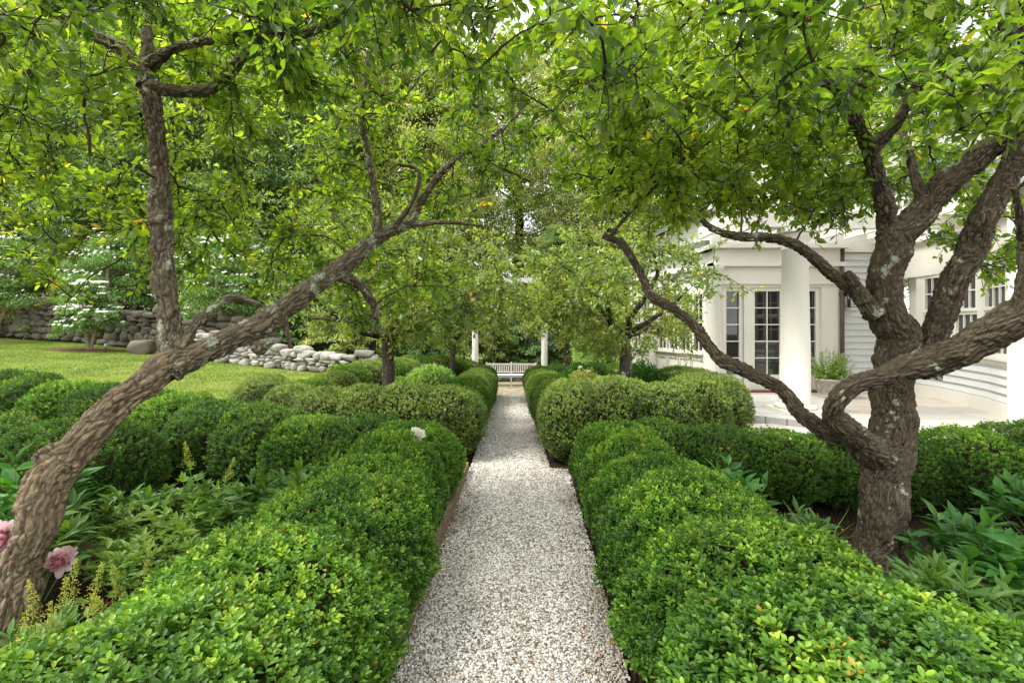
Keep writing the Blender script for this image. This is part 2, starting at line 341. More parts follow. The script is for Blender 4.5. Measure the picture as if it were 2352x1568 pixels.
def _rock(dk, lt):
    def f(t, p):
        v = coords(t, 'pos'); a = t.nodes.new('ShaderNodeAttribute'); a.attribute_name = 'rnd'
        n = noise(t, v, 6, 8, .7)
        c = mixc(t, .5, ramp(t, [(.3, dk), (.7, lt)], n), ramp(t, [(0, dk), (.5, lt), (1, tuple(1.15 * x for x in lt))], a.outputs['Fac']))
        c = mixc(t, ramp(t, [(.62, (0, 0, 0)), (.68, (.5, .5, .5))], noise(t, v, 14, 5, .7)), c, (.5, .5, .42)); setc(t, p, c)
        t.links.new(bump(t, noise(t, v, 25, 8, .7), .6, .03), p.inputs['Normal'])
    return f
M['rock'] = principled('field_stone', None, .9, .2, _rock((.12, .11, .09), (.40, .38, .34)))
M['rock_dk'] = principled('shade_toned_field_stone', None, .9, .2, _rock((.05, .045, .03), (.15, .135, .105)))  # darker stone copy, tree shade on the back wall put into its colour
def _paint(col, k=.06):
    def f(t, p):
        v = coords(t, 'pos'); n = noise(t, v, 2.5, 5, .6)
        setc(t, p, mixc(t, ramp(t, [(.35, (0, 0, 0)), (.75, (.5, .5, .5))], n), col, tuple(c * (1 - 2.2 * k) for c in col)))
        t.links.new(bump(t, noise(t, coords(t, 'pos', (1, 1, .15)), 60, 3), .12, .002), p.inputs['Normal'])
    return f
M['cream'] = principled('cream_paint', None, .5, .4, _paint((.68, .66, .595)))
M['siding'] = principled('pale_grey_siding_paint', None, .55, .35, _paint((.60, .615, .615)))
M['white'] = principled('white_window_paint', None, .4, .45, _paint((.70, .69, .63)))
M['benchw'] = principled('weathered_white_paint', None, .7, .3, _paint((.62, .60, .55), .12))
M['glass'] = principled('window_glass', (.02, .022, .022), .03, .9)
M['curtain'] = principled('pale_curtain', (.45, .43, .38), .9)
M['copper'] = principled('aged_copper', (.08, .055, .04), .55, .5)
M['black'] = principled('black_iron', (.015, .015, .015), .5, .5)
M['redsill'] = principled('red_threshold', (.22, .05, .03), .6)
M['slate'] = principled('grey_slate', None, .8, .3, lambda t, p: setc(t, p, ramp(t, [(.3, (.09, .09, .09)), (.7, (.17, .17, .16))], noise(t, coords(t, 'pos', (1, 1, 6)), 5, 4))))
def _pot(t, p):
    v = coords(t); setc(t, p, ramp(t, [(.3, (.27, .24, .18)), (.7, (.52, .49, .42))], noise(t, v, 9, 6, .7))); t.links.new(bump(t, noise(t, v, 50, 5), .4, .01), p.inputs['Normal'])
M['pot'] = principled('cast_stone', None, .9, .2, _pot)
def _plank(t, p):
    v = coords(t, 'pos', (8, .6, 8)); setc(t, p, ramp(t, [(.3, (.10, .065, .04)), (.7, (.30, .21, .14))], noise(t, v, 6, 6, .7)))
M['plank'] = principled('weathered_timber', None, .85, .2, _plank)

# ---------------------------------------------------------------- ground, path, paving
def sheet(name, xs, ys, zf, m, mask=None):
    X, Y = np.meshgrid(xs, ys); Z = zf(X, Y); v = np.stack((X, Y, Z), -1).reshape(-1, 3); nx = len(xs)
    i, j = np.meshgrid(np.arange(len(ys) - 1), np.arange(nx - 1), indexing='ij'); a = (i * nx + j).ravel()
    f = np.stack((a, a + 1, a + nx + 1, a + nx), -1)
    if mask is not None: c = v[f].mean(1); f = f[mask(c[:, 0], c[:, 1])]
    b = MB(); b.add(v, f, smooth=True); return b.build(name, m)
xs = np.r_[np.linspace(-140, -30, 12), np.linspace(-28, 16, 180), np.linspace(18, 140, 14)]
ys = np.r_[np.linspace(-60, -2, 8), np.linspace(-1, 34, 150), np.linspace(36, 260, 16)]
struct(sheet('ground', xs, ys, lambda x, y: gz(x, y) - .03, M['mulch']), 'dark bark mulch and soil of the planting beds')
def lawnmask(x, y): return (x < np.interp(y, [-5, 4, 7, 9, 14, 17, 19], [-6.3, -7.2, -5.0, -4.0, -4.3, -5.2, -7])) & (x > -27) & (y > 3) & (y < np.interp(x, [-27, -20, -14, -9, -6, -4.3], [24.5, 22.6, 20.8, 18.3, 16, 14.4]))
struct(sheet('lawn', np.linspace(-27, -3, 200), np.linspace(3, 25, 180), lambda x, y: gz(x, y) - .004, M['grass'], lawnmask), 'sunlit yellow green mown lawn')
b = MB(); n = 170000
gx = rng.uniform(-24, -3.5, n); gy = 7 + 17.6 * rng.random(n) ** 1.3; k = lawnmask(gx, gy); gx, gy = gx[k], gy[k]; n = len(gx)
pos = np.stack((gx, gy, gz(gx, gy) - .006), -1); d = norm(np.stack((rng.normal(0, .55, n), rng.normal(0, .55, n), np.ones(n)), -1))
b.leaves(pos, d, norm(rng.normal(0, 1, (n, 3))), rng.uniform(.025, .06, n), .006 + .0006 * gy, np.clip(.45 + .3 * vnoise(pos * .8, 3) + .25 * vnoise(pos * 2.7, 4) + rng.normal(0, .15, n), 0, 1), 'low', bend=.3)
o = b.build('grass', M['blade']); struct(o, 'short blades of the mown lawn', 'stuff')

def path_l(y): return np.interp(y, [-2, 2.3, 5.7, 15.4], [-.66, -.56, -.48, -.52])
def path_r(y): return np.interp(y, [-2, 2.3, 5.5, 5.72, 5.74, 15.4], [.5, .545, .64, .64, .44, .40])
vy = np.r_[np.linspace(-2, 5.72, 30), 5.74, np.linspace(6, 15.4, 40)]
b = MB(); V = []
for y in vy:
    for u in np.linspace(0, 1, 12):
        x = path_l(y) * (1 - u) + path_r(y) * u; V.append((x, y, float(gz(0, y)) - .012 + .010 * math.sin(3.14 * u)))
i, j = np.meshgrid(np.arange(len(vy) - 1), np.arange(11), indexing='ij'); a = (i * 12 + j).ravel()
b.add(V, np.stack((a, a + 1, a + 13, a + 12), -1), smooth=True); struct(b.build('path', M['gravel']), 'pale gravel garden path')
# cross path of the same gravel between the hedges
for nm, x0, x1 in (('cross_path', .645, 4.4), ('cross_path', -3.4, -.5)):
    b = MB(); b.poly([(x0, 5.35, -.016), (x1, 5.35, -.016), (x1, 5.74, -.016), (x0, 5.74, -.016)]); struct(b.build(nm, M['gravel']), 'gravel cross path between the hedges')
# loose pebbles
ico = np.array([(0, 0, 1), (.894, 0, .447), (.276, .851, .447), (-.724, .526, .447), (-.724, -.526, .447), (.276, -.851, .447), (.724, .526, -.447), (-.276, .851, -.447), (-.894, 0, -.447), (-.276, -.851, -.447), (.724, -.526, -.447), (0, 0, -1)])
icof = np.array([(0, 1, 2), (0, 2, 3), (0, 3, 4), (0, 4, 5), (0, 5, 1), (1, 6, 2), (2, 7, 3), (3, 8, 4), (4, 9, 5), (5, 10, 1), (6, 7, 2), (7, 8, 3), (8, 9, 4), (9, 10, 5), (10, 6, 1), (11, 7, 6), (11, 8, 7), (11, 9, 8), (11, 10, 9), (11, 6, 10)])
def pebbles(n, y0, y1, r0, r1, seed):
    g = np.random.default_rng(seed); y = g.uniform(y0, y1, n); u = g.uniform(-.02, 1.02, n); x = path_l(y) * (1 - u) + path_r(y) * u
    s = g.uniform(r0, r1, n)[:, None] * g.uniform(.6, 1.2, (n, 3)); s[:, 2] *= .7
    A = norm(g.normal(0, 1, (n, 3))); B = norm(np.cross(A, g.normal(0, 1, (n, 3)))); Cc = np.cross(A, B)
    loc = ico[None] * s[:, None] * g.uniform(.8, 1.2, (n, 12, 1))
    v = loc[..., 0:1] * A[:, None] + loc[..., 1:2] * B[:, None] + loc[..., 2:3] * Cc[:, None]
    v[..., 2] *= .75
    v += np.stack((x, y, gz(0, y) - .006 + g.uniform(-.004, .007, n)), -1)[:, None]
    f = (icof[None] + (np.arange(n) * 12)[:, None, None]).reshape(-1, 3)
    edge = np.clip(np.abs(u - .5) * 2 - .55, 0, .45) / .45; dirt = np.clip(vnoise(np.stack((x * 3, y * 1.6, x * 0), -1), 77) + .1, 0, 1) * .15 + edge * np.clip(vnoise(np.stack((x * 5, y * 3, x * 0), -1), 78) + .5, 0, 1) * .55
    return v.reshape(-1, 3), f, np.repeat(np.clip(g.beta(1.9, 1.3, n) * (1 - dirt), 0, 1), 12)
b = MB()
for a in ((24000, 1.9, 3.6, .0045, .0095, 1), (18000, 3.6, 6.2, .0055, .011, 2), (10000, 6.2, 9, .008, .013, 3), (14000, 9, 15.4, .009, .014, 4)):
    v, f, r = pebbles(*a); b.add(v, f, rnd=r)
struct(b.build('gravel', M['pebble']), 'loose pale pebbles on the garden path', 'stuff')
# slab paving under the bench
b = MB(); b.box(-2.6, 2.6, 15.42, 17.0, -.62, -.525); b.box(-2.7, 2.7, 17.02, 20.6, -.85, -.73); 
o = b.build('stone_paving', M['moss']); struct(o, 'mossy stone paving in front of the bench')
# terrace with its step
TZ = .15
def prism(b, pts, z0, z1):
    p = np.array(pts); n = len(p)
    if np.sum(p[:, 0] * np.roll(p[:, 1], -1) - np.roll(p[:, 0], -1) * p[:, 1]) < 0: p = p[::-1]
    v = np.r_[np.c_[p, np.full(n, z0)], np.c_[p, np.full(n, z1)]]
    b.add(v, [np.arange(n)[::-1][None], (np.arange(n) + n)[None], np.array([(i, (i + 1) % n, n + (i + 1) % n, n + i) for i in range(n)])])
b = MB(); prism(b, [(3.9, 13.5), (3.9, 8.5), (4.7, 7.75), (5.6, 7.1), (6.1, 5.25), (14, 5.25), (14, 13.5)], -.1, TZ)
struct(b.build('terrace', M['flag']), 'pale flagstone terrace beside the house')
b = MB(); prism(b, [(4.35 + 1.55 * math.cos(a), 6.95 + 1.15 * math.sin(a)) for a in np.linspace(0, 2 * math.pi, 40)[:-1]], -.1, .045)
struct(b.build('step_paving', M['flag']), 'rounded flagstone landing below the terrace')

# ---------------------------------------------------------------- timber edging
b = MB(); 
for (y0, y1) in ((1.5, 3.3), (3.32, 5.6)):
    yy = np.linspace(y0, y1, 12); x = path_l(yy) - .02
    for i in range(11):
        v = [(x[i] + dx, yy[i], z) for dx in (-.035, 0) for z in (-.03, .11)] + [(x[i + 1] + dx, yy[i + 1], z) for dx in (-.035, 0) for z in (-.03, .11)]
        b.add(v, np.array([(1, 3, 7, 5), (2, 6, 7, 3), (0, 1, 5, 4)]))
        if i == 0: b.add(v[:4], np.array([(0, 2, 3, 1)]))
tag(b.build('edging_board', M['plank']), 'weathered timber edging board along the left edge of the gravel path', 'edging board')

# ---------------------------------------------------------------- boxwood shrubs
def superpt(dirs, rx, ry, h, e=2.7, bot=.86):
    a = np.abs(dirs) + 1e-6; r = (a[:, 0] ** e + a[:, 1] ** e + a[:, 2] ** e) ** (-1 / e); p = dirs * r[:, None]
    # rounded, flat-ish shoulders; slightly narrower at the foot
    q = p * np.array((rx, ry, h * .5)); z = q[:, 2] + h * .5; k = bot + (1 - bot) * sm(z / (h * .45)); q[:, 0] *= k; q[:, 1] *= k; q[:, 2] = z
    return q
def make_box(seed, rx, ry, h, dens, leaf, material, lump=.03, nodes=4, fuzz=1.6, e=2.35):
    g = np.random.default_rng(seed); area = 2 * math.pi * ((rx + ry) / 2) * h * .9 + math.pi * rx * ry; S = int(area * dens)
    d = norm(g.normal(0, 1, (int(S * 1.25), 3))); d = d[d[:, 2] > -.93][:S]; S = len(d)
    # superellipsoid with e 2.3: rounder
    p = superpt(d, rx, ry, h, e); c = np.array((0, 0, h * .5)); nr = norm((p - c) / np.array((rx, ry, h * .5)) ** 2)
    lum = vnoise(p * 3.2 + seed, seed + 8) * lump + vnoise(p * 6.5 + seed, seed) * lump + vnoise(p * 13 + seed, seed + 1) * lump * .45
    p = p + nr * (lum - .012 - .045 * g.random(S) ** 1.6 + .02 * fuzz * (g.random(S) > .9) * g.random(S))[:, None]
    p[:, 2] = np.maximum(p[:, 2], .02)
    up = np.array((0, 0, 1.)); ax = norm(nr * .75 + up * .55 + g.normal(0, .38, (S, 3)))
    patch = vnoise(p * 4 + 5, seed + 3) * .5 + .5; new = sm((p[:, 2] / h - .55) / .45)
    srnd = np.clip(.12 + .35 * patch + .3 * new * g.random(S) + g.normal(0, .17, S), 0, .96)
    dead = vnoise(p * 9 + 3, seed + 6) - .72
    rf = norm(np.cross(ax, g.normal(0, 1, (S, 3)))); rf2 = np.cross(ax, rf); b = MB()
    L = g.uniform(.75, 1.2, S) * leaf
    for k in range(nodes):
        a = rf if k % 2 == 0 else rf2; t = k / max(nodes - 1, 1)
        for sg in (-1, 1):
            jit = g.normal(0, .16, (S, 3)); ld = norm(ax * (.35 + .75 * t) + sg * a * (1 - .35 * t) + jit)
            pos = p + ax * (L * (.15 + .42 * k))[:, None]
            r = srnd + g.normal(0, .06, S) + .10 * t; r = np.where((g.random(S) > .9975) | ((dead > .08) & (g.random(S) > .88)), g.uniform(.985, 1, S), np.clip(r, 0, .97))
            b.leaves(pos, ld, norm(ax * 1.0 + jit), L * (1 - .25 * t) * g.uniform(.8, 1.15, S), L * .46, r, 'oval' if leaf > .0252 else 'mid', bend=.08)
    # solid dark dome added inside the foliage to stop light leaking through
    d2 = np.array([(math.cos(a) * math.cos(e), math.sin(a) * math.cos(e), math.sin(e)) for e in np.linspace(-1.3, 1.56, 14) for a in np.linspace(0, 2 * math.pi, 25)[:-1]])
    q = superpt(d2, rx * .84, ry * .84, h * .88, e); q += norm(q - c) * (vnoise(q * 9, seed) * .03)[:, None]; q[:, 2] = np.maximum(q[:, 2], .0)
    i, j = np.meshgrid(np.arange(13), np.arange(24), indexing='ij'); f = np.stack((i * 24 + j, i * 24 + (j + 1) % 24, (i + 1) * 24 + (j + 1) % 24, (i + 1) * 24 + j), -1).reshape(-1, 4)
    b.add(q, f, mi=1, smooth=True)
    # twigs at the foot
    n = 60; a = g.uniform(0, 6.28, n); r0 = g.uniform(.05, .25, n) * rx; r1 = g.uniform(.75, 1.0, n)
    P0 = np.stack((np.cos(a) * r0, np.sin(a) * r0, np.zeros(n)), -1); P2 = np.stack((np.cos(a) * rx * r1, np.sin(a) * ry * r1, g.uniform(.15, .5, n) * h), -1); P1 = (P0 + P2) / 2 + np.array((0, 0, .03)); P1[:, :2] *= 1.1
    st = MB(); st.tubes(np.stack((P0, P1, P2), 1), np.tile(np.array((.008, .005, .002)), (n, 1)))
    fo = b.build('foliage', [material, M['core']]); so_ = st.build('stem', M['twig'])
    return fo.data, so_.data, fo, so_
protos = {}
def proto(key, *a, **k):
    fd, sd2, fo, so_ = make_box(*a, **k); protos[key] = (fd, sd2); bpy.data.objects.remove(fo); bpy.data.objects.remove(so_)
proto('near0', 11, .5, .5, .8, 2900, .0255, M['box'], nodes=4, e=2.15)
proto('near1', 12, .5, .5, .8, 2900, .0255, M['box'], nodes=4, lump=.04, e=2.15)
proto('near2', 13, .5, .5, .8, 2900, .0255, M['box'], nodes=4, lump=.04, e=2.15)
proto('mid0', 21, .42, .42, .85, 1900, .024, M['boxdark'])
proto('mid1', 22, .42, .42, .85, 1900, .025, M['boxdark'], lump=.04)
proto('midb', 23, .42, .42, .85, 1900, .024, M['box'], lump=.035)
proto('dry0', 31, .4, .4, .95, 2100, .0225, M['boxdry'], lump=.022, nodes=3, e=2.75)
proto('dry1', 32, .4, .4, .95, 2100, .0225, M['boxdry'], lump=.03, nodes=3, e=2.75)
proto('far0', 33, .4, .4, .95, 2100, .0225, M['box'], lump=.022, nodes=3, e=2.75)
dims = {'near0': (.5, .8), 'near1': (.5, .8), 'near2': (.5, .8), 'mid0': (.42, .85), 'mid1': (.42, .85), 'midb': (.42, .85), 'dry0': (.4, .95), 'dry1': (.4, .95), 'far0': (.4, .95)}
ORD = ['first', 'second', 'third', 'fourth', 'fifth', 'sixth', 'seventh', 'eighth', 'ninth', 'tenth', 'eleventh', 'twelfth', 'thirteenth', 'fourteenth', 'fifteenth']
def box_row(rowlabel, group, items, keys):
    """items: (x, y, r, h)"""
    for i, (x, y, r, h) in enumerate(items):
        k = keys[i % len(keys)]; fd, sd2 = protos[k]; r0, h0 = dims[k]
        e = thing('boxwood_shrub', rowlabel % ORD[i], 'boxwood', (x, y, float(gz(x, y)) - .03), random.uniform(0, 6.28), group)
        e.scale = (r / r0, r / r0 * random.uniform(.95, 1.05), h / h0)
        for nm, dt in (('foliage', fd), ('stem', sd2)):
            o = bpy.data.objects.new(nm, dt); C.objects.link(o); o.parent = e
lerp = lambda a, b, n: [(a[0] + (b[0] - a[0]) * t, a[1] + (b[1] - a[1]) * t) for t in np.linspace(0, 1, n)]
def row(pts, r, h, jit=.03):
    r = np.broadcast_to(r, (len(pts),)) if np.ndim(r) else np.full(len(pts), r); h = np.interp(np.linspace(0, 1, len(pts)), np.linspace(0, 1, len(np.atleast_1d(h))), np.atleast_1d(h))
    return [(x + random.uniform(-jit, jit), y + random.uniform(-jit, jit), rr * random.uniform(.95, 1.07), hh * random.uniform(.95, 1.05)) for (x, y), rr, hh in zip(pts, r, h)]
NK = ['near0', 'near1', 'near2']
box_row('bright green boxwood, %s nearest along the left edge of the path', 'boxwood hedge left of the path, front',
        [(-1.30, .8, .70, .74), (-1.15, 1.45, .63, .78), (-1.07, 2.1, .57, .79), (-1.0, 2.75, .53, .80), (-1.0, 3.35, .48, .77), (-.99, 3.95, .44, .80), (-.94, 4.55, .46, .79)], NK)
box_row('bright green boxwood, %s nearest along the right edge of the path', 'boxwood hedge right of the path, front',
        [(1.34, .8, .76, .74), (1.23, 1.5, .70, .78), (1.12, 2.2, .60, .77), (1.06, 2.85, .54, .80), (1.03, 3.45, .48, .76), (1.02, 4.0, .43, .79), (1.03, 4.6, .43, .78)], [NK[1], NK[0], NK[2]])
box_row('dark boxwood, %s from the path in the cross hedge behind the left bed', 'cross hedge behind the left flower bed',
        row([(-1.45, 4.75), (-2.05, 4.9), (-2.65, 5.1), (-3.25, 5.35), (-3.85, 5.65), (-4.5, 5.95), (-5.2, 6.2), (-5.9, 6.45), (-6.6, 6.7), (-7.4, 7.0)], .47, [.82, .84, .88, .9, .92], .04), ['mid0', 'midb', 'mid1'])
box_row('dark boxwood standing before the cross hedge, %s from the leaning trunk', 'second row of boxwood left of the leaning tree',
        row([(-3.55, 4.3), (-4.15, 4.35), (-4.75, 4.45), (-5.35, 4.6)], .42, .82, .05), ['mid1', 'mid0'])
box_row('speckled boxwood, %s from the path in the front hedge of the second left bed', 'front hedge of the second left bed',
        row([(-.86, 6.45), (-1.4, 6.5), (-1.95, 6.5), (-2.5, 6.6), (-3.05, 6.85), (-3.6, 7.2)], [.46, .46, .45, .45, .47, .5], [.98, .95, .93, .95, 1.0], .04), ['dry0', 'dry1'])
box_row('clipped boxwood, %s along the left path edge beyond the speckled hedge', 'boxwood along the left of the far path',
        row(lerp((-.83, 7.0), (-.88, 14.6), 14), .42, [.9, .88, .95]), ['far0', 'dry1'])
box_row('rounded sunlit boxwood, %s from the front in the outer row beside the lawn', 'outer row of boxwood beside the lawn',
        row([(-3.35, 8.0), (-3.2, 8.8), (-3.25, 9.6), (-3.1, 10.5), (-3.0, 11.4), (-2.8, 12.3), (-2.6, 13.3), (-2.2, 14.2), (-1.75, 14.8), (-1.35, 15.2)], [.45, .5, .5, .55, .55, .55, .55, .5, .45, .42], [.95, 1.1, 1.25, 1.3, 1.1], .06), ['far0', 'dry0'])
box_row('speckled boxwood, %s from the path in the front hedge of the second right bed', 'front hedge of the second right bed',
        row([(.84, 6.3), (1.38, 6.25), (1.93, 6.3), (2.42, 6.5), (2.84, 6.9), (3.1, 7.45)], [.46, .47, .48, .45, .47, .46], [1.06, 1.02, 1.05, 1.04], .04), ['dry1', 'dry0'])
box_row('clipped boxwood, %s along the right path edge beyond the speckled hedge', 'boxwood along the right of the far path',
        row(lerp((.80, 6.9), (.80, 14.4), 14), .42, [.98, .9, .98]), ['dry0', 'far0'])
box_row('rounded boxwood beside the terrace, %s from the front', 'boxwood between the second right bed and the sunroom',
        row([(3.15, 8.3), (3.05, 9.1), (2.85, 9.9), (2.6, 10.7), (2.9, 11.5)], .46, [1.05, 1.1], .05), ['dry0', 'far0'])
box_row('low dark boxwood near the far right column, %s from the path', 'far right boxwood by the column',
        row([(1.4, 15.2), (2.0, 15.3), (2.6, 15.3), (3.3, 15.2)], .42, 1.0, .05), ['mid0', 'far0'])
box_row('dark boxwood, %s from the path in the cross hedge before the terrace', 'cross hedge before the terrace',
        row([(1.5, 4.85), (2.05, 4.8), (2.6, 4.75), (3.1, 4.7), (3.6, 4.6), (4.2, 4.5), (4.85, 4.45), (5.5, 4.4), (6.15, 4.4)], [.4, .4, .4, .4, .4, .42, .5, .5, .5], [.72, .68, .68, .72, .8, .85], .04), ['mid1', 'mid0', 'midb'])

# ---------------------------------------------------------------- trees
def smooth_path(pts, step):
    pts = np.asarray(pts, float); L = np.r_[0, np.cumsum(np.linalg.norm(np.diff(pts[:, :3], axis=0), axis=1))]
    n = max(4, int(L[-1] / step)); t = np.linspace(0, L[-1], n)
    q = np.stack([np.interp(t, L, pts[:, k]) for k in range(pts.shape[1])], -1)
    w_ = max(1, int(.06 / step)); ker = np.ones(2 * w_ + 1) / (2 * w_ + 1)
    if n > 4 * w_:
        qq = np.pad(q, ((w_, w_), (0, 0)), mode='reflect', reflect_type='odd'); q = np.stack([np.convolve(qq[:, k], ker, 'valid') for k in range(q.shape[1])], -1)
    return q
def barkdisp(amp, seed, knob=1.0, fq=44):
    def f(bk, pos, rad):
        p = bk * np.array((1, 1, .30)) * fq; wv = np.stack([vnoise(bk * 16, seed + 40 + k) for k in range(3)], -1); p = p + wv * .55
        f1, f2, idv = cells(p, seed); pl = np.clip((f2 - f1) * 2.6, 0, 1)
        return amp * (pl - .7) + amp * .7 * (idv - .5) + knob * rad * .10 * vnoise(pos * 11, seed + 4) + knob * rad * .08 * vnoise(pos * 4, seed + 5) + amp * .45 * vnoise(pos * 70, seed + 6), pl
    return f
def inpoly(q, poly):
    x, y = q[:, 0], q[:, 1]; r = np.zeros(len(q), bool); n = len(poly)
    for i in range(n):
        x0, y0 = poly[i]; x1, y1 = poly[(i + 1) % n]
        c = ((y0 > y) != (y1 > y)); xi = (x1 - x0) * (y - y0) / ((y1 - y0) if y1 != y0 else 1e-9) + x0; r ^= c & (x < xi)
    return r
def crown(limbpts, blobs, ncl, seed, leaf, material, tree, prune=None, kind='full', per=5, lp=8, fruit=0, twig_r=.007, spread=.2, droop=.25, name='crown', fs=1.0, nearcut=.75):
    """foliage grown outward from the limbs: every cluster is joined to the nearest wood by a curved twig"""
    g = np.random.default_rng(seed); cs = []; tot = sum(bl[6] if len(bl) > 6 else bl[3] * bl[4] * bl[5] for bl in blobs)
    for bl in blobs:
        wgt = bl[6] if len(bl) > 6 else bl[3] * bl[4] * bl[5]; k = int(ncl * wgt / tot) + 1
        p = norm(g.normal(0, 1, (k, 3))) * (g.random((k, 1)) ** .38); cs.append(p * np.array(bl[3:6]) + np.array(bl[:3]))
    cs = np.concatenate(cs)
    cs = cs[vnoise(cs * 1.3, seed) + .35 * vnoise(cs * 3.1, seed + 1) > -.42]
    if prune is not None: cs = cs[prune(cs)]
    cs = cs[np.linalg.norm(cs - np.array((0, 0, 1.7)), axis=1) > nearcut]
    nodes = np.asarray(limbpts)[:, :3]; nr = np.asarray(limbpts)[:, 3]
    D = np.array([np.min(np.linalg.norm(nodes - c, axis=1)) for c in cs]); cs = cs[np.argsort(D)]
    buf = np.zeros((len(nodes) + 6 * len(cs), 3)); buf[:len(nodes)] = nodes; m = len(nodes); lev = np.zeros(len(buf)); twP = []; twR = []
    for c in cs:
        dd = np.linalg.norm(buf[:m] - c, axis=1) + lev[:m] * .25; i = int(np.argmin(dd)); a = buf[i]; ln = np.linalg.norm(c - a)
        mid = (a + c) / 2 + g.normal(0, .10, 3) * ln + np.array((0, 0, .12 * ln)); t = np.linspace(0, 1, 6)[:, None]
        path = (1 - t) ** 2 * a + 2 * t * (1 - t) * mid + t * t * c; path[1:-1] += g.normal(0, .02 * ln, (4, 3))
        r0 = min(.35 * (nr[i] if i < len(nr) else .02), twig_r * (.5 + 1.1 * ln)) + .0022; twP.append(path); twR.append(np.linspace(r0, .0022, 6))
        buf[m:m + 5] = path[1:]; lev[m:m + 5] = lev[i] + ln * .5; m += 5
    twP = np.array(twP); twR = np.array(twR)
    # side twiglets
    n = len(twP) * per; ti = np.repeat(np.arange(len(twP)), per); u = g.uniform(.35, 1, n) * 5; k0 = np.minimum(u.astype(int), 4); fr = (u - k0)[:, None]
    base = twP[ti, k0] * (1 - fr) + twP[ti, k0 + 1] * fr; pd = norm(twP[ti, -1] - twP[ti, 0])
    td = norm(pd * .6 + g.normal(0, .75, (n, 3)) + np.array((0, 0, .08))); tl = g.uniform(.4, 1.2, n) * spread
    end = base + td * tl[:, None] - np.array((0, 0, 1)) * (droop * tl * g.random(n))[:, None]; mid = (base + end) / 2 + np.array((0, 0, .04)) * tl[:, None] + g.normal(0, .04, (n, 3)) * tl[:, None]
    tb = MB(); tb.tubes(twP, twR, 5); tb.tubes(np.stack((base, mid, end), 1), np.tile(np.array((.0028, .002, .0012)) * fs, (n, 1)), 3)
    # leaves
    b = MB(); nl = n * lp; q = np.repeat(np.arange(n), lp); u = np.tile((np.arange(lp) + .6) / lp, n)[:, None] + g.uniform(-.05, .05, (nl, 1)); u = np.clip(u, .1, 1)
    pos = np.where(u < .5, base[q] * (1 - 2 * u) + mid[q] * 2 * u, mid[q] * (2 - 2 * u) + end[q] * (2 * u - 1))
    side = norm(np.cross(td[q], g.normal(0, 1, (nl, 3)))); ld = norm(td[q] * (.35 + .5 * u) + side * .9 - np.array((0, 0, 1.)) * g.uniform(-.4, .6, (nl, 1)) * droop * 2.6)
    nrm = norm(np.array((0, 0, 1.)) + g.normal(0, .55, (nl, 3))); s_ = leaf * g.uniform(.6, 1.18, nl)
    tone = .38 + .3 * vnoise(pos * 1.1 + 7, seed + 2) + np.repeat(g.normal(0, .12, n), lp) + g.normal(0, .08, nl)
    rnd_ = np.clip(tone + (g.random(nl) > .9) * .25, 0, .955); tw = np.repeat(g.random(n) > .988, lp); rnd_ = np.where(tw & (g.random(nl) > .3), g.uniform(.965, 1, nl), rnd_)
    b.leaves(pos + ld * (s_ * .12)[:, None], ld, nrm, s_, s_ * g.uniform(.48, .64, nl), rnd_, kind, bend=.18)
    o = b.build(name, material, tree)
    o2 = tb.build('twigs', M['twig'], tree)
    if fruit:
        for i in g.choice(n, fruit, replace=False):
            fb = MB(); P0 = []; P1 = []
            for _ in range(g.integers(3, 7)):
                e = end[i] + g.normal(0, .02, 3) - np.array((0, 0, g.uniform(.02, .05))); r = g.uniform(.006, .0095)
                fb.add(ico * r + e, icof, smooth=True); P0.append(end[i]); P1.append(e)
            P0 = np.array(P0); P1 = np.array(P1); fb.tubes(np.stack((P0, (P0 + P1) / 2, P1), 1), np.full((len(P0), 3), .0011), mi=1); fb.build('fruit_cluster', [M['redberry'], M['stem']], tree)
    return o
def limbs_mesh(limbs, seed, bark, tree, step=.0075, sides=44, amp=.006, rs=1.0, fq=40, limb_bark=None, base_name='trunk'):
    allp = []
    for li, L in enumerate(limbs):
        q = smooth_path([(*P(a, b_, c), r) for a, b_, c, r in L], step if L[0][3] > .03 else .03); q[:, 3] *= rs
        if li: q[:, 3] *= 1 + .35 * np.exp(-np.r_[0, np.cumsum(np.linalg.norm(np.diff(q[:, :3], axis=0), axis=1))] / .07)
        big = q[:, 3].max(); sd_ = int(np.clip(big * 6.28 / .008, 10, 170))
        q[:, :3] += (np.stack([vnoise(q[:, :3] * 5, seed + 20 + k) for k in range(3)], -1)) * q[:, 3:4] * .25
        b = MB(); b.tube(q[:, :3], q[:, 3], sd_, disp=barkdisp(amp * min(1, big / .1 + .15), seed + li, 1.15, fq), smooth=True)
        b.build(base_name if li == 0 else 'limb', bark if li == 0 or limb_bark is None else limb_bark, tree); allp.append(q[::max(1, int(.05 / step))])
    return np.concatenate(allp)

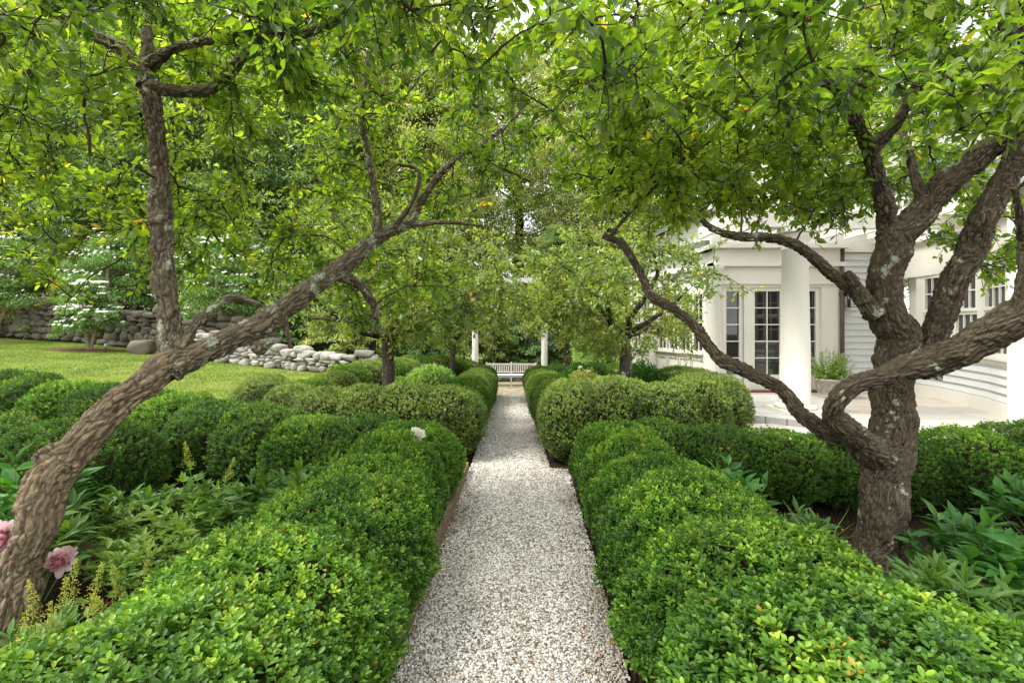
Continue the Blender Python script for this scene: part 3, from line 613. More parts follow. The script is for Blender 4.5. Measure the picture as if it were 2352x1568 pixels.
# --- leaning crab apple, left foreground
base = P(-10, 1560, 2.5)
tA = thing('crabapple_tree', 'leaning crab apple tree with tan flaking bark at the left, arching toward the path', 'tree', tuple(base))
LA = [[(-20, 1640, 2.48, .17), (-5, 1560, 2.5, .145), (40, 1350, 2.55, .125), (85, 1180, 2.62, .118), (122, 1085, 2.7, .12), (200, 1005, 2.8, .105), (290, 920, 2.95, .102), (370, 850, 3.08, .115), (430, 815, 3.18, .112), (480, 802, 3.25, .09)],
      [(385, 850, 3.10, .088), (440, 818, 3.19, .098), (500, 800, 3.28, .1), (570, 765, 3.4, .095), (640, 715, 3.6, .09), (710, 660, 3.75, .087), (775, 622, 3.9, .088), (850, 557, 4.1, .07), (900, 530, 4.2, .06), (945, 515, 4.3, .052), (962, 470, 4.4, .047), (1010, 400, 4.5, .04), (1080, 345, 4.7, .034), (1165, 290, 4.9, .028), (1215, 235, 5, .018)],
      [(400, 850, 3.12, .09), (388, 760, 3.15, .078), (378, 640, 3.2, .078), (372, 500, 3.2, .072), (365, 350, 3.2, .066), (345, 230, 3.2, .066), (325, 160, 3.2, .055), (290, 115, 3.2, .05), (200, 75, 3.15, .042), (100, 0, 3.1, .036), (20, -80, 3.0, .03)],
      [(335, 200, 3.2, .05), (338, 120, 3.25, .042), (340, 40, 3.3, .035), (350, -80, 3.3, .03)],
      [(340, 150, 3.22, .045), (380, 122, 3.2, .04), (440, 98, 3.15, .035), (520, 88, 3.1, .028), (600, 55, 3.0, .02), (680, -10, 2.9, .015)],
      [(345, 200, 3.2, .045), (400, 210, 3.25, .044), (470, 212, 3.3, .044), (515, 180, 3.3, .044), (560, 130, 3.3, .04), (640, 95, 3.3, .036), (740, 65, 3.3, .032), (850, 20, 3.25, .028), (950, -50, 3.2, .02)],
      [(150, 1085, 2.73, .09), (112, 1052, 2.7, .075), (92, 1036, 2.69, .06)],
      [(590, 800, 3.42, .05), (612, 788, 3.38, .042), (625, 778, 3.36, .03)],
      [(930, 520, 4.28, .03), (1000, 510, 4.3, .024), (1060, 512, 4.4, .018), (1110, 520, 4.5, .012)],
      [(1090, 338, 4.72, .028), (1105, 365, 4.7, .022), (1150, 385, 4.7, .018), (1220, 418, 4.8, .012)],
      [(780, 630, 3.92, .06), (830, 655, 4.1, .048), (856, 690, 4.2, .04), (866, 728, 4.3, .036), (862, 750, 4.35, .02)],
      [(866, 545, 4.12, .045), (866, 480, 4.2, .04), (856, 400, 4.25, .036), (835, 300, 4.3, .034), (830, 220, 4.3, .032), (852, 100, 4.3, .028), (862, 20, 4.3, .022)],
      [(415, 800, 3.14, .05), (445, 750, 3.2, .034), (490, 705, 3.25, .032), (530, 680, 3.3, .03), (570, 688, 3.35, .024), (612, 706, 3.4, .016)],
      [(650, 720, 3.6, .03), (660, 760, 3.62, .022), (667, 800, 3.6, .014)],
      [(905, 525, 4.2, .03), (945, 470, 4.1, .024), (965, 420, 4.1, .022), (962, 385, 4.1, .02), (915, 378, 4.15, .018)]]
lpA = limbs_mesh(LA, 100, M['bark_tan'], tA, rs=.82, amp=.015, fq=30, limb_bark=M['bark_mid'])
def blobpx(px, py, Y, rx, ry, rz, w_=None):
    p = P(px, py, Y); return (*p, rx, ry, rz) + ((w_,) if w_ else ())
def pruneA(c):
    q = proj(c); k = ~inpoly(q, [(-200, 760), (360, 690), (480, 800), (1300, 700), (1300, 2000), (-200, 2000)])
    k &= ~(inpoly(q, [(310, 260), (440, 260), (450, 780), (330, 780)]) & (c[:, 1] < 3.4) & (np.random.default_rng(1).random(len(c)) < .9))
    k &= ~(inpoly(q, [(420, 830), (480, 720), (650, 640), (760, 560), (880, 480), (960, 560), (700, 760)]) & (c[:, 1] < 4.2))
    k &= ~(inpoly(q, [(0, 640), (340, 600), (340, 760), (0, 760)]) & (np.random.default_rng(2).random(len(c)) < .45))
    return k & (c[:, 1] > 1.35)
blA = [blobpx(150, 250, 3.3, 1.6, 1.0, 1.0, 90), blobpx(500, 60, 3.0, 1.5, 1.1, .6, 75), blobpx(620, 330, 3.9, 1.0, 1.0, .8, 75), blobpx(120, 530, 4.0, 1.1, .8, .7, 65), blobpx(560, 560, 4.4, 1.1, .8, .5, 40),
       blobpx(950, 80, 3.6, 1.1, 1.1, .65, 60), blobpx(1000, 330, 4.8, 1.1, 1.0, .9, 70), blobpx(850, 640, 4.8, 1.0, .6, .5, 36), blobpx(150, 60, 2.8, 1.5, .9, .6, 75), blobpx(900, -40, 2.3, 1.0, .8, .35, 40)]
crown(lpA, blA, 780, 101, .066, M['crab'], tA, prune=pruneA, per=6, lp=8, fs=1.5, fruit=60)

# --- spreading crab apple, right foreground
tB = thing('crabapple_tree', 'spreading crab apple tree with dark lichened bark and crossing limbs at the right', 'tree', tuple(P(2005, 1330, 3.4)))
LB = [[(2000, 1380, 3.4, .22), (2003, 1300, 3.4, .195), (2020, 1200, 3.41, .185), (2042, 1110, 3.42, .185), (2045, 1030, 3.45, .2), (2055, 940, 3.47, .175), (2050, 850, 3.5, .165), (2058, 770, 3.5, .185), (2035, 690, 3.45, .15), (2042, 610, 3.45, .14), (2058, 545, 3.45, .15), (2120, 490, 3.4, .12), (2190, 410, 3.35, .115), (2270, 345, 3.3, .11), (2370, 300, 3.2, .10), (2480, 250, 3.1, .09)],
      [(2045, 590, 3.45, .1), (2035, 490, 3.45, .085), (2012, 400, 3.45, .075), (1992, 330, 3.45, .07), (1955, 255, 3.4, .055), (1925, 205, 3.35, .05), (1880, 185, 3.3, .035), (1800, 130, 3.2, .025), (1740, 60, 3.1, .018)],
      [(1995, 345, 3.45, .06), (2045, 300, 3.4, .052), (2085, 240, 3.35, .048), (2110, 180, 3.3, .04), (2150, 80, 3.2, .035), (2170, -40, 3.1, .03)],
      [(1935, 215, 3.37, .05), (1990, 195, 3.35, .045), (2030, 150, 3.3, .04), (2050, 90, 3.25, .03), (2070, 0, 3.2, .024)],
      [(2110, 860, 3.45, .13), (2150, 760, 3.4, .115), (2195, 650, 3.35, .11), (2235, 560, 3.3, .11), (2280, 460, 3.25, .105), (2335, 370, 3.2, .1), (2352, 300, 3.15, .095), (2345, 180, 3.1, .09), (2335, 60, 3.0, .085), (2320, -80, 2.9, .08)],
      [(2010, 1040, 3.4, .14), (1950, 995, 3.25, .115), (1908, 962, 3.15, .085), (1925, 915, 3.08, .075), (1965, 878, 3.03, .08), (2040, 862, 2.95, .088), (2148, 826, 2.85, .115), (2256, 776, 2.75, .122), (2352, 722, 2.65, .128), (2480, 650, 2.5, .12)],
      [(2030, 1040, 3.42, .13), (1960, 1003, 3.4, .105), (1895, 988, 3.4, .08), (1835, 945, 3.42, .068), (1790, 888, 3.5, .066), (1722, 858, 3.55, .064), (1655, 828, 3.6, .066), (1618, 780, 3.65, .055), (1590, 738, 3.7, .05), (1540, 702, 3.75, .052), (1492, 680, 3.8, .056), (1478, 640, 3.85, .046), (1450, 590, 3.9, .045), (1425, 555, 3.95, .046), (1385, 540, 4.0, .038)],
      [(1400, 545, 4.0, .024), (1432, 505, 3.95, .018), (1495, 440, 3.9, .017), (1562, 372, 3.8, .015), (1640, 320, 3.7, .012)],
      [(2010, 720, 3.42, .08), (1965, 665, 3.4, .066), (1925, 640, 3.4, .062), (1870, 590, 3.38, .052), (1820, 558, 3.36, .048), (1760, 545, 3.35, .044), (1690, 543, 3.35, .04), (1640, 530, 3.35, .034), (1610, 505, 3.35, .024)],
      [(1985, 690, 3.36, .055), (1958, 645, 3.34, .052), (1945, 625, 3.33, .042)],
      [(2130, 480, 3.38, .05), (2100, 400, 3.5, .045), (2085, 340, 3.6, .04), (2060, 270, 3.7, .03)],
      [(1700, 545, 3.35, .014), (1705, 510, 3.34, .008), (1700, 450, 3.3, .006), (1695, 400, 3.28, .005)],
      [(1860, 180, 3.28, .014), (1790, 330, 3.3, .018), (1735, 260, 3.35, .018), (1725, 180, 3.4, .014), (1760, 90, 3.4, .01)],
      [(2340, 740, 2.62, .04), (2352, 560, 2.6, .03), (2330, 430, 2.5, .02)]]
lpB = limbs_mesh(LB, 200, M['bark'], tB, amp=.011, rs=.73, fq=46)
def pruneB(c):
    q = proj(c); g = np.random.default_rng(3).random(len(c)); k = ~inpoly(q, [(1250, 600), (1600, 590), (1780, 590), (1960, 660), (1980, 700), (2280, 700), (2600, 660), (2600, 2500), (1250, 2500)])
    k &= ~(inpoly(q, [(1650, 520), (1990, 520), (1990, 1000), (1650, 1000)]) & (g < .85))
    k &= ~(inpoly(q, [(1960, 300), (2120, 420), (2352, 250), (2352, 800), (1960, 800)]) & (c[:, 1] < 3.6) & (g < .88))
    k &= ~(inpoly(q, [(1680, 500), (1940, 500), (1990, 620), (1680, 640)]) & (g < .7))
    return k & (c[:, 1] > 1.2)
blB = [blobpx(1950, 180, 3.4, 1.2, 1.1, .8, 90), blobpx(1600, 320, 3.9, 1.1, 1.0, .8, 95), blobpx(1600, 60, 3.0, 1.3, 1.1, .6, 85), blobpx(2250, 150, 3.2, 1.0, .9, .8, 60), blobpx(1620, 460, 3.6, .8, .6, .38, 45), blobpx(1900, 470, 3.6, .8, .5, .4, 28), blobpx(1850, 440, 4.2, .8, .5, .35, 40), blobpx(2000, 330, 4.5, 1.2, .6, .7, 55), blobpx(2260, 420, 4.5, .8, .5, .6, 30), blobpx(1820, 300, 4.5, .8, .6, .6, 35),
       blobpx(1380, 250, 4.2, .9, 1.0, .9, 60), blobpx(2300, 520, 3.8, .5, .5, .6, 22), blobpx(2150, 20, 1.9, .9, .6, .3, 26), blobpx(1500, 0, 1.9, .9, .55, .3, 26), blobpx(2350, 200, 2.2, .4, .5, .5, 16), blobpx(1300, 60, 3.0, .8, .7, .5, 26)]
crown(lpB, blB, 720, 201, .070, M['crab'], tB, prune=pruneB, per=6, lp=8, fs=1.5, fruit=60)

# --- four smaller crab apples of the farther beds
def small_crab(label, px, Y, seed, tr, ht, cr, ncl, material, wig, leaf=.082, prune=None):
    x = (px - CX) / F * Y; z0 = float(gz(x, Y)); t = thing('crabapple_tree', label, 'tree', (x, Y, z0), 0, 'crab apples of the farther beds')
    g = np.random.default_rng(seed); q = smooth_path([(x, Y, z0 - .1, tr * 1.15), (x + wig * .3, Y, z0 + ht * .5, tr), (x + wig, Y + .05, z0 + ht, tr * .95), (x + wig * 1.1, Y + .1, z0 + ht + .35, tr * .6)], .03)
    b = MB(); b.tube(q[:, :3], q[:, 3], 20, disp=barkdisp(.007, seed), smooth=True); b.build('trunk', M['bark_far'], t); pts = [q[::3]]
    top = q[int(len(q) * .78), :3]
    for k in range(7):
        a = k / 7 * 6.28 + g.uniform(0, .8); ln = g.uniform(.55, 1.0) * cr; e = g.uniform(.25, 1.1); s0 = q[int(len(q) * g.uniform(.82, .99)), :3]
        p = [(*s0, tr * .55), (*(s0 + np.array((math.cos(a) * .35 * ln, math.sin(a) * .35 * ln, .30 * ln * e))), tr * .42), (*(s0 + np.array((math.cos(a + .3) * .7 * ln, math.sin(a + .3) * .7 * ln, .7 * ln * e))), tr * .3), (*(s0 + np.array((math.cos(a) * ln, math.sin(a) * ln, .95 * ln * e))), tr * .12)]
        qq = smooth_path(p, .04); qq[:, :3] += np.stack([vnoise(qq[:, :3] * 4, seed + 30 + j) for j in range(3)], -1) * .05
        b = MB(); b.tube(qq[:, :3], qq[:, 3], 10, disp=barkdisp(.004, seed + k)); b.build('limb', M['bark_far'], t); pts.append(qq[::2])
    ctr = (x + wig, Y, z0 + ht + cr * .5); bl = [(ctr[0], ctr[1], ctr[2], cr, cr * .9, cr * .62)]
    for k in range(4): a = g.uniform(0, 6.28); bl.append((ctr[0] + math.cos(a) * cr * .6, ctr[1] + math.sin(a) * cr * .5, ctr[2] + g.uniform(-.3, .1) * cr, cr * .5, cr * .5, cr * .35))
    crown(np.concatenate(pts), bl, int(ncl * .85), seed + 1, leaf, material, t, kind='mid', per=6, lp=8, prune=prune, droop=.3, spread=.26)
    return t
corr = lambda c: ~inpoly(proj(c), [(1070, 752), (1285, 762), (1285, 1000), (1070, 1000)])
def prM(c):
    q = proj(c); g = np.random.default_rng(5).random(len(c))
    return corr(c) & ~(inpoly(q, [(1650, 560), (2200, 560), (2200, 1000), (1650, 1000)]) & (g < .9)) & ~(inpoly(q, [(1600, 690), (2200, 690), (2200, 1000), (1600, 1000)])) & (q[:, 1] < 815)
def prL(c):
    q = proj(c); return corr(c) & ~inpoly(q, [(450, 770), (860, 780), (1100, 800), (1100, 1000), (450, 1000)]) & ~(inpoly(q, [(0, 600), (600, 600), (600, 900), (0, 900)]))
small_crab('crab apple with a straight dark trunk rising from the hedge left of the path', 893, 8.3, 300, .11, 1.42, 2.3, 520, M['crab_mid'], -.03, prune=prL)
small_crab('crab apple with a forked trunk beside the sunroom windows', 1436, 9.0, 320, .115, 1.36, 2.2, 480, M['crab_mid'], .03, prune=prM)
small_crab('small crab apple right of the bench, behind the round boxwoods', 1308, 13.2, 340, .10, 1.5, 2.0, 420, M['crab_mid'], -.08, .085, prune=prM)
small_crab('slender crab apple left of the bench among round boxwoods', 1033, 13.8, 360, .075, 1.4, 1.9, 380, M['crab_mid'], .1, .085, prune=prL)

# ---------------------------------------------------------------- woodland trees and shrubs
def wood_proto(seed, ht, cr, tr, nclump, leaf, material, kmin=.28):
    """trunk, limbs and a crown of many separate leaves gathered in loose horizontal sprays"""
    g = np.random.default_rng(seed); tb = MB(); pts = [(0, 0, -.3, tr * 1.2), (g.normal(0, .1), g.normal(0, .1), ht * .45, tr * .8), (g.normal(0, .3), g.normal(0, .3), ht * .93, tr * .15)]
    q = smooth_path(pts, .25); tb.tube(q[:, :3], q[:, 3], 12); cl = []
    z = g.uniform(kmin, 1, nclump); prof = np.sin(np.clip((1.04 - z) / (1.04 - kmin), 0, 1) ** .65 * np.pi * .62) * cr; a = g.uniform(0, 6.28, nclump); rr = prof * (g.random(nclump) ** .45)
    cl = np.stack((np.cos(a) * rr, np.sin(a) * rr, z * ht + g.normal(0, .2, nclump)), -1)
    k = g.choice(nclump, min(nclump, 46), replace=False); s0 = np.interp(np.clip(cl[k, 2] - rr[k] * .5, .2 * ht, ht * .9), q[:, 2], np.arange(len(q))).astype(int)
    A = q[s0, :3]; B = cl[k]; Mi = (A + B) / 2 + np.array((0, 0, .08 * cr)); tb.tubes(np.stack((A, (A * .6 + Mi * .4), Mi, B), 1), np.tile(np.array((.35, .25, .16, .04)) * tr, (len(k), 1)), 5)
    per = 70; n = nclump * per; ci = np.repeat(np.arange(nclump), per); sz = np.repeat(g.uniform(.35, .75, nclump) * cr * .3, per)
    off = norm(g.normal(0, 1, (n, 3))) * (g.random((n, 1)) ** .5) * sz[:, None] * np.array((1, 1, .38)); pos = cl[ci] + off; pos[:, 2] -= .25 * (np.hypot(off[:, 0], off[:, 1]) / sz) ** 2 * sz
    out = norm(np.stack((pos[:, 0], pos[:, 1], np.zeros(n)), -1) + 1e-3); d = norm(out * .6 + g.normal(0, .6, (n, 3)) + np.array((0, 0, -.45)))
    nr = norm(np.array((0, 0, 1.)) + out * .35 + g.normal(0, .4, (n, 3))); s_ = leaf * g.uniform(.6, 1.25, n)
    b = MB(); b.leaves(pos, d, nr, s_, s_ * .5, np.clip(.42 + np.repeat(g.normal(0, .18, nclump), per) + g.normal(0, .12, n), 0, 1), 'low', bend=.15)
    return b, tb
def wood_thing(label, seed, loc, group, name='woodland_tree', **k):
    b, tb = wood_proto(seed, **k); e = thing(name, label, 'tree' if 'tree' in name else 'shrub', (0, 0, 0), 0, group)
    b.build('crown', k['material'], e); tb.build('trunk', M['bark_far'], e); e.location = loc; return e
def dup(src, label, loc, rz, s):
    c = copy_thing(src); c['label'] = label; c.location = loc; c.rotation_euler = (0, 0, rz); c.scale = (s, s, s * random.uniform(.92, 1.08)); return c
GB = 'tall woodland trees behind the garden'
def G3(x, y, dz=-.1): return (x, y, float(gz(x, y)) + dz)
w1 = wood_thing('tall dark woodland tree behind the lawn, left of the leaning tree', 401, G3(-24, 29), GB, ht=21, cr=5.2, tr=.36, nclump=1000, leaf=.21, material=M['wood_leaf'])
w2 = wood_thing('tall pale green woodland tree straight behind the bench', 402, G3(.5, 34), GB, ht=22, cr=5.4, tr=.36, nclump=1000, leaf=.21, kmin=.15, material=M['wood_leaf_pale'])
w3 = wood_thing('mid green woodland tree behind the stone wall', 403, G3(-11, 24.5), GB, ht=15, cr=4.4, tr=.3, nclump=800, leaf=.17, material=M['wood_leaf'], kmin=.1)
spec = [(w3, 'bushy woodland tree at the far left edge beyond the dark stone wall', -31, 31, 1.2), (w1, 'dark woodland tree seen left of the upright limb', -17.5, 27, 1.0), (w2, 'pale woodland tree behind the upright limb', -13, 32, 1.15),
        (w2, 'pale woodland tree above the pale stone wall', -9, 29, .9), (w2, 'pale woodland tree left of the far crab apple', -6.5, 36, 1.1), (w2, 'pale woodland tree nearer left of the bench', -4.5, 28, .85),
        (w2, 'pale woodland tree nearer right of the bench', 4.5, 29, .85), (w1, 'dark woodland tree behind the forked crab apple', 8.5, 31, .95), (w2, 'pale woodland tree behind the sunroom', 12, 37, 1.1),
        (w1, 'woodland tree rising behind the house roof', 19, 33, 1.1), (w2, 'pale woodland tree behind the house, farther right', 27, 36, 1.15), (w3, 'woodland tree at the far right behind the roof', 35, 34, 1.5),
        (w2, 'pale woodland tree in the left distance behind the dogwoods', -22, 39, 1.2), (w2, 'pale tree in the far left distance', -38, 40, 1.3), (w3, 'low bushy tree close behind the flowering dogwoods', -16, 25, .6), (w3, 'low bushy tree left of the flowering dogwoods', -22.5, 26.5, .7),
        (w2, 'small pale tree directly left of the bench column', -7.5, 23, .34), (w1, 'small dark tree behind the right bench column', 2.6, 25, .36)]
for s_, lb, x, y, sc in spec: dup(s_, lb, G3(x, y), random.uniform(0, 6.28), sc)
GS = 'leafy shrubs behind the bench'
s1 = wood_thing('leafy drooping shrub behind the left half of the bench', 411, G3(-1.6, 22), GS, name='woodland_shrub', ht=3.6, cr=1.9, tr=.06, nclump=260, leaf=.13, material=M['wood_leaf_pale'], kmin=.04)
s2 = wood_thing('dark leafy shrub behind the right half of the bench', 412, G3(1.2, 22.6), GS, name='woodland_shrub', ht=3.4, cr=1.9, tr=.06, nclump=260, leaf=.12, material=M['wood_leaf_mid'], kmin=.04)
for s_, lb, x, y, sc in [(s2, 'dark shrub left of the bench columns', -3.9, 21, 1.0), (s1, 'pale shrub over the right end of the pale stone wall', -6.3, 19.2, .9), (s2, 'dark shrub over the middle of the pale stone wall', -8.6, 20.6, 1.0), (s1, 'pale shrub behind the left end of the pale stone wall', -11.2, 22.2, .95),
        (s1, 'pale shrub right of the bench columns', 3.6, 21.2, .95), (s2, 'dark shrub between the far crab apples and the sunroom', 5.6, 20, 1.05), (s1, 'pale shrub left of the sunroom corner', 5.2, 17.3, .75), (s2, 'dark shrub farthest behind the sunroom', 8, 21, 1.1), (s2, 'dark low shrub under the trees behind the bench', -.2, 24.5, 1.15), (s1, 'pale shrub at the far left end of the dark wall', -23.5, 25.2, 1.0), (s2, 'leafy shrub overhanging the dark stone wall behind the small dogwood', -20.5, 25.0, 1.15), (s2, 'leafy shrub overhanging the dark wall at the far left edge', -28.5, 27, 1.2), (s1, 'pale shrub overhanging the dark wall behind the upright limb', -15.2, 23.4, 1.0)]:
    dup(s_, lb, G3(x, y), random.uniform(0, 6.28), sc)

# --- flowering dogwoods: flat tiers of leaves with white bracts on top
def dogwood(label, loc, seed, ht, cr, tiers, stems=3, bloom=1.0):
    g = np.random.default_rng(seed); e = thing('dogwood_tree', label, 'tree', (0, 0, 0), 0, 'flowering dogwoods by the lawn'); tb = MB(); b = MB(); fb = MB()
    tops = []
    for k in range(stems):
        a = k / stems * 6.28 + .5; q = smooth_path([(0, 0, -.1, .10 * ht / 3), (math.cos(a) * .12 * ht / 3, math.sin(a) * .12, ht * .18, .07 * ht / 3), (math.cos(a) * .3 * cr, math.sin(a) * .3 * cr, ht * .5, .045 * ht / 3), (math.cos(a) * .25 * cr, math.sin(a) * .25 * cr, ht * .88, .012)], .08); tb.tube(q[:, :3], q[:, 3], 10); tops.append(q)
    for k in range(tiers):
        z = ht * (.38 + .62 * (k + .5) / tiers); R_ = cr * (1.0 - .62 * ((k + .5) / tiers) ** 1.6) * g.uniform(.85, 1.1)
        m_ = int(30 * R_ / cr) + 5
        for _ in range(m_):
            a = g.uniform(0, 6.28); r = R_ * math.sqrt(g.random()); c = np.array((math.cos(a) * r, math.sin(a) * r, z - .12 * (r / cr) ** 2 * ht * .9 + g.normal(0, .035 * ht))); sz = g.uniform(.22, .38) * cr * .55; n = 80
            off = norm(g.normal(0, 1, (n, 3))) * (g.random((n, 1)) ** .5) * sz * np.array((1, 1, .42)); pos = c + off
            d = norm(np.stack((off[:, 0], off[:, 1], np.zeros(n)), -1) + g.normal(0, .12, (n, 3)) + np.array((0, 0, -.2))); s_ = g.uniform(.09, .15, n)
            b.leaves(pos, d, norm(np.array((0, -.35, 1.)) + g.normal(0, .5, (n, 3))), s_, s_ * .5, np.clip(g.normal(.5, .2, n), 0, 1), 'mid', bend=.3)
            src = tops[g.integers(stems)]; s0 = src[np.argmin(np.abs(src[:, 2] - (z - .25 * r))), :3]; tb.tubes(np.stack((s0, (s0 + c) / 2 - (0, 0, .03), c), 0)[None], np.array([[.014, .01, .004]]), 4)
            nf = g.poisson(bloom * 11 * ((k + .5) / tiers) ** 1.2 * g.random() * 2)
            for _f in range(nf):
                o_ = c + np.array((g.normal(0, sz * .5), g.normal(0, sz * .5), sz * .42 + .03)); a0 = g.uniform(0, 6.28); aa = a0 + np.arange(4) * math.pi / 2; dd = np.stack((np.cos(aa), np.sin(aa) * .75, np.sin(aa) * .75 + .1), -1)
                fb.leaves(np.repeat(o_[None], 4, 0), dd, np.tile((g.normal(0, .5), -.95 + g.normal(0, .4), 1.), (4, 1)), .072, .065, g.uniform(0, 1, 4), 'mid', bend=.05)
    b.build('crown', M['dog'], e); tb.build('trunk', principled_dog, e); fb.build('blossoms', M['petal_w'], e); e.location = loc; return e
principled_dog = principled('dogwood_bark', (.24, .2, .13), .85, .2)
p_ = P(205, 808, 20); dogwood('small white flowering dogwood with three pale stems in a mulch ring on the lawn', (p_[0], 20, float(gz(p_[0], 20)) - .02), 501, 2.9, 1.08, 4, bloom=1.8)
dogwood('large flowering dogwood behind the leaning trunk, left of the upright limb', G3(-19, 23.6), 502, 5.6, 2.9, 7, bloom=.6)
dogwood('large flowering dogwood at the left edge of the view', G3(-25.5, 23.8), 503, 5.0, 2.8, 6, bloom=.6)
dogwood('flowering dogwood between the upright limb and the arching limb', G3(-12.2, 20.8), 504, 5.2, 2.7, 7, bloom=.7)
# mulch ring and garden light
b = MB(); a = np.linspace(0, 2 * np.pi, 40)[:-1]; ring = np.stack((p_[0] + .1 + 1.75 * np.cos(a), 19.9 + .95 * np.sin(a)), -1); zz = gz(ring[:, 0], ring[:, 1])
b.add(np.r_[np.c_[ring, zz + .012], [(p_[0], 20, float(gz(p_[0], 20)) + .06)]], np.array([(i, (i + 1) % 39, 39) for i in range(39)]), smooth=True)
M['mulch_red'] = principled('red_brown_mulch', None, .95, .1, lambda t, p: (setc(t, p, ramp(t, [(.3, (.05, .025, .015)), (.6, (.15, .075, .05)), (.8, (.26, .15, .10))], noise(t, coords(t, 'pos'), 22, 6, .75))), t.links.new(bump(t, noise(t, coords(t, 'pos'), 40, 5), .8, .03), p.inputs['Normal']))[0])
struct(b.build('mulch_ring', M['mulch_red']), 'ring of red brown mulch round the small dogwood', 'structure')
l0 = P(242, 806, 19.4); lz = float(gz(l0[0], 19.4)); t = thing('garden_light', 'small grey post light on the mulch beside the small dogwood', 'garden light', (l0[0], 19.4, lz))
b = MB(); b.tube([(l0[0], 19.4, lz - .02), (l0[0], 19.4, lz + .2)], .03, 12); b.build('post', M['black'], t)
b = MB(); b.tube([(l0[0], 19.4, lz + .2), (l0[0], 19.4, lz + .33), (l0[0], 19.4, lz + .36)], [.05, .05, .02], 14); b.build('lamp_head', principled('grey_metal', (.3, .32, .33), .5, .5), t)

# ---------------------------------------------------------------- dry stone walls
def rounded_stone(c, s, g, rnd, b, rz):
    nu, nv = 22, 15; u, v = np.meshgrid(np.linspace(0, 2 * np.pi, nu + 1)[:-1], np.linspace(-np.pi / 2, np.pi / 2, nv)); d = np.stack((np.cos(v) * np.cos(u), np.cos(v) * np.sin(u), np.sin(v)), -1)
    m_ = 11; pn = norm(g.normal(0, 1, (m_, 3))); ph = g.uniform(.78, 1.05, m_); ax6 = np.concatenate((np.eye(3), -np.eye(3))); pn = np.concatenate((pn, ax6)); ph = np.concatenate((ph, np.full(6, .86)))
    r = (np.maximum(d @ pn.T / ph, 0) ** 13).sum(-1) ** (-1 / 13); p = d * r[..., None]
    p = p * (1.06 + .05 * vnoise(p * 2 + g.uniform(0, 99), 1)[..., None] + .035 * vnoise(p * 6 + g.uniform(0, 99), 2)[..., None]); p = p * s
    tl = g.normal(0, .12); ca, sa = math.cos(tl), math.sin(tl); x, z = p[..., 0] * ca - p[..., 2] * sa, p[..., 0] * sa + p[..., 2] * ca; p = np.stack((x, p[..., 1], z), -1)
    ca, sa = math.cos(rz), math.sin(rz); p = np.stack((p[..., 0] * ca - p[..., 1] * sa, p[..., 0] * sa + p[..., 1] * ca, p[..., 2]), -1) + c
    i, j = np.meshgrid(np.arange(nv - 1), np.arange(nu), indexing='ij'); f = np.stack((i * nu + j, i * nu + (j + 1) % nu, (i + 1) * nu + (j + 1) % nu, (i + 1) * nu + j), -1).reshape(-1, 4)
    b.add(p.reshape(-1, 3), f, rnd=rnd, smooth=True)
def stone_wall(name, label, path, hts, m, seed, size=.42, thick=.28, group=None, flat=1.0):
    g = np.random.default_rng(seed); path = np.array(path, float); L = np.r_[0, np.cumsum(np.linalg.norm(np.diff(path, axis=0), axis=1))]; b = MB()
    hmax = max(hts); z = 0.
    while z < hmax:
        rh = size * g.uniform(.4, .95) * flat; u = g.uniform(0, .3)
        while u < L[-1]:
            ln = size * (.5 + 1.5 * g.random() ** 1.7); uc = u + ln / 2; hh = np.interp(uc / L[-1], np.linspace(0, 1, len(hts)), hts)
            if z < hh + g.uniform(-.15, .12):
                x = np.interp(uc, L, path[:, 0]); y = np.interp(uc, L, path[:, 1]); x2 = np.interp(uc + .1, L, path[:, 0]); y2 = np.interp(uc + .1, L, path[:, 1]); rz = math.atan2(y2 - y, x2 - x) if uc + .1 < L[-1] else 0
                rr = rh * g.uniform(.8, 1.35)
                rounded_stone(np.array((x, y + g.normal(0, .03), float(gz(x, y)) + z + rh / 2)), np.array((ln * .53, thick, rr * .56)), g, g.random(), b, rz)
            u += ln * .97
        z += rh * .93
    # earth packed between the stones
    for i in range(len(path) - 1):
        (x0, y0), (x1, y1) = path[i], path[i + 1]; h0 = np.interp(L[i] / L[-1], np.linspace(0, 1, len(hts)), hts) * .85; h1 = np.interp(L[i + 1] / L[-1], np.linspace(0, 1, len(hts)), hts) * .85
        z0, z1 = float(gz(x0, y0)), float(gz(x1, y1)); w_ = thick * .45
        v = [(x0, y0 - w_, z0 - .1), (x1, y1 - w_, z1 - .1), (x1, y1 - w_, z1 + h1), (x0, y0 - w_, z0 + h0), (x0, y0 + w_, z0 - .1), (x1, y1 + w_, z1 - .1), (x1, y1 + w_, z1 + h1), (x0, y0 + w_, z0 + h0)]
        b.add(v, np.array([(0, 1, 2, 3), (5, 4, 7, 6), (3, 2, 6, 7)]), mi=1)
    return tag(b.build(name, [m, M['mulch']]), label, 'stone wall', group)
def gp(px, py, Y): q = P(px, py, Y); return (q[0], Y)
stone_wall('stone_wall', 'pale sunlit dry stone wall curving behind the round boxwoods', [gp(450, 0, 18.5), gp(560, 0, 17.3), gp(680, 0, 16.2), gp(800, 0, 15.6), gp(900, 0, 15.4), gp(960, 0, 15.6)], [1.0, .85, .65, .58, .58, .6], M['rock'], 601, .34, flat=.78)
stone_wall('stone_wall', 'stone retaining wall, coloured dark for tree shade, along the back of the lawn', [(-34, 25.4), (-27, 24.8), (-20, 23.0), (-15, 21.3), (-12, 20.2), (-10, 18.9), (-9, 18.0)], [1.9, 1.9, 1.9, 1.8, 1.6, 1.5, 1.3], M['rock_dk'], 602, .48, .32)
stone_wall('stone_wall', 'low dark stone wall under and behind the bench', [(-3.2, 20.8), (3.2, 20.8)], [.45, .45], M['rock_dk'], 603, .55, .25)
